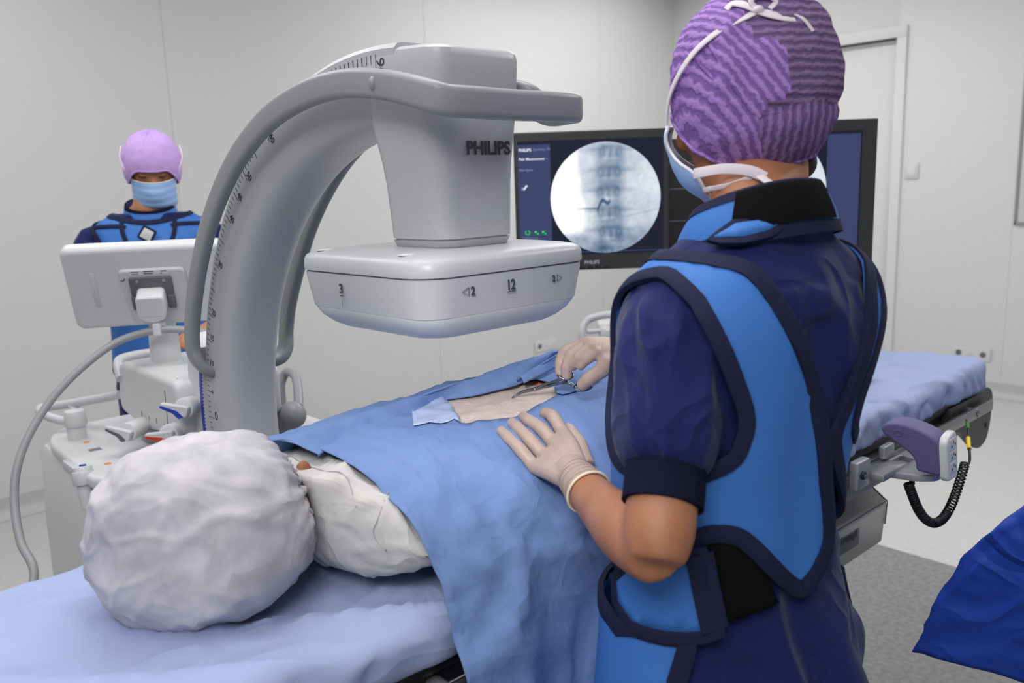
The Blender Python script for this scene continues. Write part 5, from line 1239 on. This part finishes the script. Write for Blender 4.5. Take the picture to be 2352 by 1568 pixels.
# ---- thyroid collar
NC = B(.050, .010, 0)
def collar_pt(d, k, off=0.):
    """k 0 = lower edge, 1 = upper edge"""
    a = math.radians(d); c, s = math.cos(a), math.sin(a)
    zb = 1.440-.022*s+.004*c; zt = 1.498-.026*s
    r = (.106-.026*k)+off; bulge = .004*math.sin(k*math.pi)
    rr, ff = (r+bulge)*c, (r*.94+bulge)*s
    return V((NC.x+SRX*rr+SFX*ff, NC.y+SRY*rr+SFY*ff, zb+(zt-zb)*k))
def collar_patch(name, d0, d1, k0, k1, off, mt, par, th=.005):
    n = max(6, int(abs(d1-d0)/5)); rings = []
    for i in range(n+1):
        d = d0+(d1-d0)*i/n
        rings.append([collar_pt(d, k0+(k1-k0)*j/6, off) for j in range(7)]+[collar_pt(d, k0+(k1-k0)*j/6, off-th) for j in range(6, -1, -1)])
    return obj(name, loft(rings), mt, par, 60, fix=True)
col = collar_patch('thyroid_collar', -110, 262, 0, 1, .002, 'vest', sur)
collar_patch('velcro_tab', 212, 292, .24, .98, .006, 'velcro', col, .004)
collar_patch('binding', -110, 262, -.02, .22, .0035, 'trim', col, .004); collar_patch('binding', -110, 262, .84, 1.02, .0035, 'trim', col, .006)
sl_, sl_o = patch('yoke_strap', [(200.4000, 1.4573), (212.7000, 1.4729), (228.7000, 1.4768), (245.5000, 1.4764), (233.9000, 1.4652), (219.1000, 1.4586)], .031, 'vest', sur, n=0)
band('binding', sl_o, .008, sl_, off=lambda d, z: .031, inside=1)
# ---- cap
def capd(psi, un, k=1.):
    p = math.radians(psi); n_ = 2.5 if un < 0 else 2.1; rr = max(0., 1-abs(un)**n_)**(1/n_)
    f, l, u = rr*math.cos(p), rr*math.sin(p), un
    g = .0035*nz((f*1.3, l*1.3, u*1.3), 2.2, 6)+.0022*nz((f, l, u), 6, 2)
    g += .005*math.exp(-((l*.8-f*.55-.62)/.10)**2)*sm(-.6, .2, u)+.004*sm(-.05, -.45, f)*sm(-.35, -.15, u)-.004*math.exp(-((u+.36)/.05)**2)*sm(.0, -.3, f)
    g += .003*(abs(nz((f*2, l*2, u), 4, 12))-.2)
    return H_(CAPR[0]*f*k+f*g, CAPR[1]*l*k+l*g, CAPR[2]*u*k+u*g)
RIM = [(-180, -.86), (-90, -.93), (-65, -.86), (-50, -.76), (-36, -.62), (-24, -.45), (-10, -.26), (0, -.12), (10, -.26), (24, -.45), (36, -.62), (50, -.76), (65, -.86), (90, -.93), (130, -.93), (180, -.86)]
def rim_e(psi):
    for (a, b), (c, d) in zip(RIM, RIM[1:]):
        if a <= psi <= c: t = (psi-a)/(c-a); return b+(d-b)*t
    return -.86
rings = []
for i in range(41):
    rg = []
    for j in range(96):
        psi = -180+360*j/96; e0 = rim_e(psi); t = i/41; rg.append(capd(psi, e0+(1-e0)*math.sin(t*math.pi/2)))
    rings.append(rg)
vs, fs = loft(rings, cap=False); vs.append(capd(0, 1)); n = len(vs)-1; b = 40*96
fs += [(b+j, b+(j+1) % 96, n) for j in range(96)]
cap2 = obj('surgical_cap', (vs, fs), CAPM, sur, 180, fix=True)
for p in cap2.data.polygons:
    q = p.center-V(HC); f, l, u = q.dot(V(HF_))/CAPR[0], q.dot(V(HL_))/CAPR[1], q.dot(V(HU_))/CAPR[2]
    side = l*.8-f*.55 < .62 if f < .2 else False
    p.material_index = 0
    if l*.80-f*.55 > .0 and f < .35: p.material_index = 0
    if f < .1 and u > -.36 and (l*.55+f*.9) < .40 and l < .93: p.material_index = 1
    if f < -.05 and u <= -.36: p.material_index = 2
obj('cap_hem', tube(rings[0], .0032, 6, closed=True), CAPM[0], cap2, 180)
def seam(pl, r=.0024, m=0):
    Q = spline([H_(*p) for p in pl], 6); obj('cap_seam', tube(Q, r, 6), CAPM[m], cap2, 180)
seam([(0.0438, 0.0699, 0.0648), (0.0289, 0.0881, 0.027), (0.0144, 0.0929, -0.0083), (-0.0001, 0.0894, -0.0376), (-0.0105, 0.0856, -0.049)], .005)
seam([(0.0734, 0.0563, 0.0516), (0.0395, 0.0873, 0.0081), (0.0128, 0.0894, -0.035), (-0.0102, 0.0787, -0.0657)], .0026)
seam([(-0.0108, 0.0862, -0.047), (-0.0323, 0.0818, -0.0478), (-0.0573, 0.0691, -0.0514), (-0.0783, 0.0487, -0.0554), (-0.0901, 0.0262, -0.0579)], .0026, 2)
seam([(-0.0754, 0.0424, 0.0678), (-0.0823, 0.0572, 0.0273), (-0.0817, 0.0604, -0.015), (-0.0784, 0.0489, -0.0549)], .0024, 1)
def ribbon(name, path, w_, par, mt='tie', th=.0012, hint=None):
    return obj(name, sweep(path, rrect(w_/2, th, th*.8, 2), hint), mt, par, 60, fix=True)
def away(path, c): return [(p-V(c)).normalized() for p in path]
def ribn(name, path, w_, par, c, mt='tie'):
    F = frames(path); hint = []
    for p, (t, u, s) in zip(path, F):
        n_ = (p-V(c)); n_ = (n_-t*n_.dot(t)).normalized(); hint.append(t.cross(n_))
    return ribbon(name, path, w_, par, mt, .0011, hint)
hc_ = V(HC)
st1 = spline([H_(*(0.1176, 0.0123, -0.0333)), H_(*(0.1069, 0.0316, -0.0006)), H_(*(0.0846, 0.0619, 0.0258)), H_(*(0.056, 0.0763, 0.0495)), H_(*(0.022, 0.0821, 0.0654)), H_(*(-0.0104, 0.0795, 0.0739)), H_(*(-0.022, 0.0746, 0.0782))], 6)
mask_shell = []
for i in range(15):
    u = -.034-.128*i/14; drop = sm(-.105, -.162, u); rg = []
    for j in range(25):
        am = 13+32*sm(-.06, -.115, u)-10*sm(-.13, -.16, u); a = math.radians(-am+2*am*j/24); c, s = math.cos(a), math.sin(a)
        rf = .104+.012*math.exp(-((u+.058)/.03)**2)*max(0, c)**6-.052*drop*max(0, c); rl = .079-.012*drop
        rg.append(H_(.008+.004*math.sin(i*1.3)*.4+rf*c-(0 if c > .3 else 0), rl*s*(1.0), u+.012*abs(s)**3*(-1 if u > -.03 else 1)*(1.6 if u > -.03 else .9)))
    mask_shell.append(rg)
msk = obj('face_mask', loft(mask_shell, closed=False, cap=False), 'maskb', sur, 180, fix=True, mods=[('SOLIDIFY', {'thickness': .0018, 'offset': 1})])
edge = [r[24] for r in mask_shell]; edge2 = [r[0] for r in mask_shell]
for e_ in (edge, edge2, mask_shell[0]): obj('mask_edge', tube(e_, .0026, 6), 'maskw', msk, 180)
ribn('mask_tie', st1, .0095, msk, hc_)
st1b = spline([H_(*(-0.022, 0.0746, 0.0782)), H_(*(-0.046, 0.0674, 0.0747)), H_(*(-0.0698, 0.0614, 0.0608)), H_(*(-0.0818, 0.0596, 0.0417))], 6)
ribn('mask_tie', st1b, .006, msk, hc_)
obj('bow_knot', sph(H_(*(-0.0221, 0.0759, 0.0779)), (.008, .007, .006), 12, 8), 'tie', msk, 180)
ribn('bow_loop', spline([H_(*(-0.0221, 0.0759, 0.0779)), H_(*(-0.0076, 0.074, 0.088)), H_(*(0.0069, 0.0676, 0.0947)), H_(*(0.016, 0.0679, 0.0895))], 6), .012, msk, hc_)
ribn('bow_loop', spline([H_(*(-0.0221, 0.0759, 0.0779)), H_(*(-0.0357, 0.078, 0.0697)), H_(*(-0.051, 0.0735, 0.0632)), H_(*(-0.0618, 0.0662, 0.0609))], 6), .013, msk, hc_)
ribn('bow_loop', spline([H_(*(-0.0221, 0.0759, 0.0779)), H_(*(-0.0148, 0.0747, 0.0913)), H_(*(-0.029, 0.0716, 0.0947)), H_(*(-0.0433, 0.0704, 0.0852)), H_(*(-0.0353, 0.0738, 0.0772))], 6), .007, msk, hc_)
nk = B(.048, .02, 1.53)
ribn('mask_tie', spline([edge[8]+V(HL_)*.002, (0.9211, 0.6562, 1.5345), (0.93, 0.6232, 1.5387), (0.9395, 0.5918, 1.5354), (0.9488, 0.5742, 1.5262)], 6), .0135, msk, nk)
ribn('mask_tie', spline([edge[11]+V(HL_)*.002, (0.9262, 0.6463, 1.5133), (0.9351, 0.6136, 1.5190), (0.9425, 0.5873, 1.5283), (0.9476, 0.5753, 1.5263)], 6), .0065, msk, nk)
tl = spline([(0.9395, 0.5764, 1.5286), (0.9353, 0.5618, 1.5210), (0.9361, 0.5416, 1.5092), (0.9552, 0.5263, 1.4950), (0.9949, 0.5205, 1.4786)], 6)
ribn('mask_tie', tl, .0115, msk, B(.06, .03, 1.38))
obj('hair', sph(H_(-.050, -.034, -.112), (.020, .02, .022), 14, 10), 'hair', sur, 180)

# ================================================================ ASSISTANT behind the c-arm stand
AB = V((1.0917, 3.0651, 1.3923)); AB.z = 0
_fa = math.radians(16)
AF = (-fh*math.cos(_fa)+rh*math.sin(_fa)).normalized(); AR = AF.cross(V((0, 0, 1))).normalized()     # front, right
def A(r, f, z): return AB+AR*r+AF*f+V((0, 0, z))
ast = thing('person', 'person in blue lead vest, purple cap and blue face mask behind the control screen', 'person', tuple(AB))
ATOR = [(.80, .0, .0, .160, .120), (.92, 0, 0, .158, .115), (1.04, 0, .004, .150, .108), (1.16, 0, .008, .160, .112), (1.26, 0, .01, .178, .115), (1.33, 0, .006, .188, .108), (1.375, 0, .0, .186, .095), (1.405, 0, -.004, .168, .085), (1.43, 0, -.006, .125, .072), (1.455, 0, -.004, .080, .064), (1.48, 0, .0, .062, .060)]
AZ = 0.03
def ators(deg, z, off=0.):
    z0 = z-AZ; i = 0
    while i < len(ATOR)-2 and z0 > ATOR[i+1][0]: i += 1
    p, q = ATOR[i], ATOR[i+1]; t = max(0, min(1, (z0-p[0])/(q[0]-p[0]))); t = t*t*(3-2*t)*.3+t*.7
    cr, cf, a, b = [p[k]+(q[k]-p[k])*t for k in (1, 2, 3, 4)]
    a += off; b += off; c, s = math.cos(math.radians(deg)), math.sin(math.radians(deg)); k = (abs(c/a)**2.2+abs(s/b)**2.2)**(-1/2.2)
    return A(cr+k*c, cf+k*s, z)
def aloft(z0, z1, n, off, k=48): return loft([[ators(360*j/k, z0+(z1-z0)*i/n, off(360*j/k, z0+(z1-z0)*i/n) if callable(off) else off) for j in range(k)] for i in range(n+1)])
AHC = V((1.1136, 3.0613, 1.6197)); _fp = math.radians(-17); _fy = math.radians(4)
AHF = ((-fh*math.cos(_fa+_fy)+rh*math.sin(_fa+_fy))*math.cos(_fp)+V((0, 0, math.sin(_fp)))).normalized(); AHL = V((0, 0, 1)).cross(AHF).normalized(); AHU = AHF.cross(AHL)
def AH(f, l, u): return AHC+AHF*f+AHL*l+AHU*u
M['skin3'] = mat('assistant_skin', (186, 128, 96), .5, spec=.35, sss=.1)
aSL, aSR = A(-.195, -.005, 1.375), A(.195, -.005, 1.375)
aER, aEL = A(.20, .06, 1.15), A(-.26, .02, 1.09)
aWR, aWL = A(.05, .25, 1.19), V((1.0720, 2.6515, 1.0946))
prs = [aloft(.82, 1.50, 30, -.012, 36), headshape(AH), limb([tuple(A(0, -.004, 1.44))+(.06,), tuple(A(0, .01, 1.50))+(.054,), tuple(AH(-.01, 0, -.12))+(.052,), tuple(AH(-.01, 0, -.06))+(.052,)])]
prs.append(tube([AH(.084, 0, -.005), AH(.097, 0, -.03), AH(.104, 0, -.05)], [.006, .010, .014], 10))
for s in (-1, 1): prs.append(sph(AH(.082, s*.033, .004), (.012, .012, .010), 10, 8))
for S_, E_, W_ in ((aSL, aEL, aWL), (aSR, aER, aWR)):
    prs.append(limb([tuple(S_)+(.045,), tuple(S_.lerp(E_, .5))+(.042,), tuple(E_)+(.036,)]))
    h_ = (W_-E_).normalized()
    prs.append(limb([tuple(E_)+(.036,), tuple(E_.lerp(W_, .35))+(.038,), tuple(W_)+(.026,)]))
    sd = h_.cross(V((0, 0, 1))).normalized()
    prs.append(limb([tuple(W_)+(.024,), tuple(W_+h_*.05)+(.028,), tuple(W_+h_*.085)+(.026,)]))
    for k in range(4): prs.append(finger([W_+h_*.075+sd*(-.026+.0175*k), W_+h_*(.115+.006*(k in (1, 2)))+sd*(-.028+.0185*k), W_+h_*(.14+.008*(k in (1, 2)))+sd*(-.028+.018*k)+V((0, 0, -.012)), W_+h_*(.155+.01*(k in (1, 2)))+sd*(-.027+.0175*k)+V((0, 0, -.03))], .0095, .0075))
    prs.append(finger([W_+h_*.02+sd*.022, W_+h_*.055+sd*.045, W_+h_*.085+sd*.05+V((0, 0, -.01)), W_+h_*.105+sd*.046+V((0, 0, -.02))], .0125, .0085))
for s in (-1, 1):
    prs.append(limb([tuple(A(s*.08, 0, .87))+(.088,), tuple(A(s*.09, .0, .48))+(.056,), tuple(A(s*.092, -.01, .1))+(.036,), tuple(A(s*.094, -.012, .06))+(.036,)]))
    prs.append(limb([tuple(A(s*.094, -.035, .045))+(.034,), tuple(A(s*.097, .04, .045))+(.034,), tuple(A(s*.102, .13, .033))+(.026,)]))
obj('body', join(*prs), 'skin3', ast, 180, mods=[('REMESH', {'mode': 'VOXEL', 'voxel_size': .0065}), ('SMOOTH', {'factor': .5, 'iterations': 4})])
for s in (-1, 1):
    obj('eyebrow', tube([AH(.088, s*.016, .020), AH(.088, s*.03, .025), AH(.078, s*.047, .020)], [.0028, .0035, .0022], 8), 'hair', ast, 180)
    obj('eye', tube([AH(.0925, s*.019, -.002), AH(.0935, s*.031, -.0035), AH(.086, s*.044, -.001)], [.0014, .0024, .0014], 8), 'hair', ast, 180)
# scrubs
prs = [aloft(.86, 1.47, 40, lambda d, z: .010+.004*nz((math.cos(math.radians(d))*.2, math.sin(math.radians(d))*.2, z), 12, 4), 64)]
for S_, E_ in ((aSL, aEL), (aSR, aER)): prs.append(tube(spline([S_.lerp(A(0, 0, 1.37), .4), S_, S_.lerp(E_, .3), S_.lerp(E_, .62), S_.lerp(E_, .74)], 5), [r.x for r in spline([(.05, 0, 0), (.058, 0, 0), (.060, 0, 0), (.060, 0, 0), (.05, 0, 0)], 5)], 24))
tp2 = obj('scrub_top', join(*prs), 'scrub', ast, 180, mods=[('REMESH', {'mode': 'VOXEL', 'voxel_size': .007}), ('SMOOTH', {'factor': .5, 'iterations': 4})])
for v in tp2.data.vertices:
    p = v.co; d = V((p.x-AB.x, p.y-AB.y, 0)); v.co = p+d.normalized()*.006*(ridge((d.dot(AR)*.5, d.dot(AF)*.5, p.z), 16, 5)-.3)
for S_, E_ in ((aSL, aEL), (aSR, aER)): obj('cuff', sweep([S_.lerp(E_, .70), S_.lerp(E_, .92)], circ(.046, 28)), 'cuff', ast, 60, fix=True)
prs = [aloft(.82, .95, 8, .014)]
for s in (-1, 1): prs.append(limb([tuple(A(s*.078, 0, .87))+(.10,), tuple(A(s*.088, 0, .48))+(.082,), tuple(A(s*.092, 0, .07))+(.07,)], 24))
obj('trousers', join(*prs), 'scrub', ast, 180, mods=[('REMESH', {'mode': 'VOXEL', 'voxel_size': .01}), ('SMOOTH', {'factor': .5, 'iterations': 4})])
for s in (-1, 1): obj('shoe', loft([[A(s*.098+a*w_, f_, max(.002, h*.5+b*h*.5)) for a, b in circ(1, 20)] for f_, w_, h in ((-.085, .022, .05), (-.07, .038, .085), (-.03, .041, .095), (.03, .044, .085), (.09, .049, .062), (.14, .046, .05), (.175, .03, .038), (.185, .012, .025))]), 'white', ast, 60, fix=True)
# vest
def avo(d, z): return .021+.002*nz((d*.02, z*4), 2, 3)
def vloop(pl): return vsmooth(vpoly(pl), 4)
ao = vloop([(255, 1.43), (250, 1.30), (250, 1.12), (255, 1.0), (230, .93), (180, .92), (90, .92), (0, .92), (-50, .93), (-72, 1.0), (-70, 1.12), (-70, 1.30), (-75, 1.43), (-55, 1.455), (-25, 1.468), (0, 1.472), (30, 1.465), (60, 1.452), (90, 1.447), (120, 1.452), (150, 1.465), (180, 1.472), (205, 1.468), (235, 1.455)])
aa = vloop([(200, 1.435), (214, 1.38), (226, 1.29), (222, 1.22), (200, 1.20), (178, 1.20), (160, 1.215), (148, 1.26), (146, 1.31), (153, 1.37), (166, 1.415), (182, 1.44)])
ab = [(180*KX-a, z) for a, z in aa]
pts, tris = cdt(ao, [aa, ab], (.045, .02))
av = obj('lead_vest', ([ators(p.x/KX, p.y, avo(p.x/KX, p.y)) for p in pts], tris), 'vest', ast, 180, fix=True, mods=[('SOLIDIFY', {'thickness': .005, 'offset': -1})])
band('binding', ao, .016, av, off=avo, inside=-1, surf=ators); band('binding', aa, .016, av, off=avo, inside=1, surf=ators); band('binding', ab, .016, av, off=avo, inside=-1, surf=ators)
band('yoke_seam', [(p.x, p.y) for p in spline([(d*KX, z, 0) for d, z in ((130, 1.452), (126, 1.42), (117, 1.375), (101, 1.338), (79, 1.338), (63, 1.375), (54, 1.42), (50, 1.452))], 6)], .013, av, off=lambda d, z: avo(d, z)+.001, closed=False, surf=ators)
for sg in (0, 1): band('shoulder_seam', [((180*sg+(1-2*sg)*d)*KX, z) for d, z in ((56, 1.432), (48, 1.436), (40, 1.437), (32, 1.437), (22, 1.436), (14, 1.432))], .012, av, off=lambda d, z: avo(d, z)+.001, closed=False, surf=ators, inside=1-2*sg)
def acol(d, k, off=0.):
    a = math.radians(d); c, s = math.cos(a), math.sin(a); r = .092-.014*k+off; zb = 1.448-.022*s; zt = 1.502-.026*s
    return A(r*c, .0+r*.95*s+.006, zb+(zt-zb)*k)
def acp(name, k0, k1, off, mt, par):
    return obj(name, loft([[acol(d, k0+(k1-k0)*j/4, off) for j in range(5)]+[acol(d, k0+(k1-k0)*j/4, off-.006) for j in range(4, -1, -1)] for d in range(0, 360, 8)], loop=True), mt, par, 60, fix=True)
ac = acp('thyroid_collar', 0, 1, .002, 'vest', ast); acp('binding', -.04, .2, .004, 'trim', ac); acp('binding', .82, 1.03, .003, 'cuff', ac)
# cap, mask
def acap(psi, un):
    p = math.radians(psi); n_ = 2.4 if un < 0 else 2.1; rr = max(0., 1-abs(un)**n_)**(1/n_); f, l, u = rr*math.cos(p), rr*math.sin(p), un
    g = .003*nz((f, l, u), 2.2, 3)+.004*(abs(nz((f*2, l*2, u), 3, 2))-.2)+.003*math.sin(psi*.25)*sm(.3, .9, u)
    return AH((.105 if f > 0 else .12)*f+f*g, .096*l+l*g, .022+.108*u+u*g)
arim = lambda s: -.02-.55*sm(25, 75, abs(s))-.30*sm(75, 120, abs(s))
rings = [[acap(-180+360*j/72, (arim(-180+360*j/72))+(1-arim(-180+360*j/72))*math.sin(i/30*math.pi/2)) for j in range(72)] for i in range(30)]
vs, fs = loft(rings, cap=False); vs.append(acap(0, 1)); n = len(vs)-1; fs += [(29*72+j, 29*72+(j+1) % 72, n) for j in range(72)]
M['cap2'] = mat('lilac_cap', (206, 170, 232), .85, spec=.15, bump=[('noise', 40, .3, .004), ('noise', 500, .3, .0008)])
acp_ = obj('surgical_cap', (vs, fs), 'cap2', ast, 180, fix=True)
obj('cap_hem', tube(rings[0], .003, 6, closed=True), 'cap2', acp_, 180)
ms = []
for i in range(17):
    u = -.018-.132*i/16; drop = sm(-.095, -.15, u); rg = []
    for j in range(25):
        am = 66-14*drop; a = math.radians(-am+2*am*j/24); c, s = math.cos(a), math.sin(a)
        rf = .103+.014*math.exp(-((u+.058)/.03)**2)*max(0, c)**6-.040*drop*max(0, c); rl = .077-.008*drop
        rg.append(AH(.008+rf*c+.0022*math.sin(i*2.1), rl*s, u))
    ms.append(rg)
am_ = obj('face_mask', loft(ms, closed=False, cap=False), 'maskb', ast, 180, fix=True, mods=[('SOLIDIFY', {'thickness': .002, 'offset': 1})])
for e_ in ([r[0] for r in ms], [r[24] for r in ms], ms[0]): obj('mask_edge', tube(e_, .0022, 6), 'maskw', am_, 180)
for s, e_ in ((1, 24), (-1, 0)):
    obj('mask_tie', tube(spline([ms[0][e_], AH(.045, s*.086, .012), AH(.005, s*.099, .045), AH(-.04, s*.094, .07)], 6), .003, 6), 'tie', am_, 180)
    obj('mask_tie', tube(spline([ms[15][e_], AH(.0, s*.070, -.125), AH(-.05, s*.045, -.12)], 6), .0035, 6), 'tie', am_, 180)
# badge clipped on the vest
bq = V((1.0258, 2.9352, 1.4023)); bd = thing('dosimeter_badge', 'small white square radiation badge clipped on the blue vest below the collar', 'badge', tuple(bq))
br = (AR*-1).normalized(); bu = V((0, 0, 1)); bx = (br*.84+bu*-.54).normalized(); by = AF.cross(bx).normalized()
obj('badge_frame', box((bq, bx, by, AF), (-.024, -.024, -.004), (.024, .024, .006), .003, r=.006), 'trim', bd)
obj('badge_face', box((bq, bx, by, AF), (-.017, -.017, .004), (.017, .017, .008), .001, r=.003), 'white', bd)

# ================================================================ DRAPED TROLLEY at the right edge
tro = thing('instrument_trolley', 'instrument trolley hidden under the dark blue drape at the lower right edge', 'trolley', (2.1, .1, 0))
obj('tray_top', wbox((1.80, -.28, .86), (2.36, .455, .885), .01), 'steel', tro, 40)
obj('pedestal', cyl((2.2, .02, .06), (2.2, .02, .865), .03, 20), 'steel', tro)
obj('foot', wbox((1.98, -.22, .04), (2.3, .26, .08), .015), 'steel', tro, 40)
for x, y in ((2.02, -.19), (2.02, .23), (2.27, -.19), (2.27, .23)): obj('castor', cyl((x-.01, y, .025), (x+.01, y, .025), .025, 16, bev=.004), 'dgrey', tro)
topl = [(2.37, .475), (2.2, .478), (1.95, .480), (1.84, .482), (1.80, .478), (1.782, .465), (1.776, .44), (1.775, .36), (1.775, .2), (1.775, 0), (1.775, -.15), (1.78, -.30)]
heml = [(2.38, .60), (2.2, .625), (1.98, .650), (1.85, .672), (1.795, .682), (1.775, .674), (1.773, .645), (1.795, .53), (1.822, .36), (1.80, .18), (1.83, .0), (1.80, -.32)]
topc, hemc = spline([(a, b, 0) for a, b in topl], 9), spline([(a, b, 0) for a, b in heml], 9)
rings = []; K_ = 34
n_ = len(topc)
cen = V((2.1, .1, 0))
for j in (-3, -2, -1): rings.append([V((cen.x+(p.x-cen.x)*(1+j*.26), cen.y+(p.y-cen.y)*(1+j*.26), .892)) for p in topc])
for k in range(K_+1):
    t = k/K_; rg = []
    for i, (a, b) in enumerate(zip(topc, hemc)):
        p = a.lerp(b, t**.66); s = i/n_
        z = .892-.012*sm(0, .08, t)*(1 if k else 0)-(.392-.01)*t
        d = (V((p.x, p.y, 0))-cen).normalized()
        crn = math.exp(-((s-.40)/.09)**2)
        g = .016*(ridge((s*2.2, t*.35, 0), 5, 3)-.3)*t+.014*(ridge((s*1.6+t*.6, t*.5-s*.5, 1), 5, 8)-.3)*sm(0, .3, t)+.010*math.sin(t*3.1)*crn+.012*cre((s*1.5+t*.3, t*.35-s*.4, 2), 5, 12, 2.6)*sm(0, .2, t)+.006*cre((s*2, t*.8, 2), 7, 15, 3)*t
        rg.append(V((p.x+d.x*g, p.y+d.y*g, z+.006*nz((s*6, t), 2)*t)))
    rings.append(rg)
td = obj('trolley_drape', loft(rings, closed=False, cap=False), 'dkdrape', None, 180, mods=[('SOLIDIFY', {'thickness': .0016, 'offset': -1})], fix=True)
prop(td, label='dark royal blue drape hanging over a trolley corner at the lower right edge', category='surgical drape')
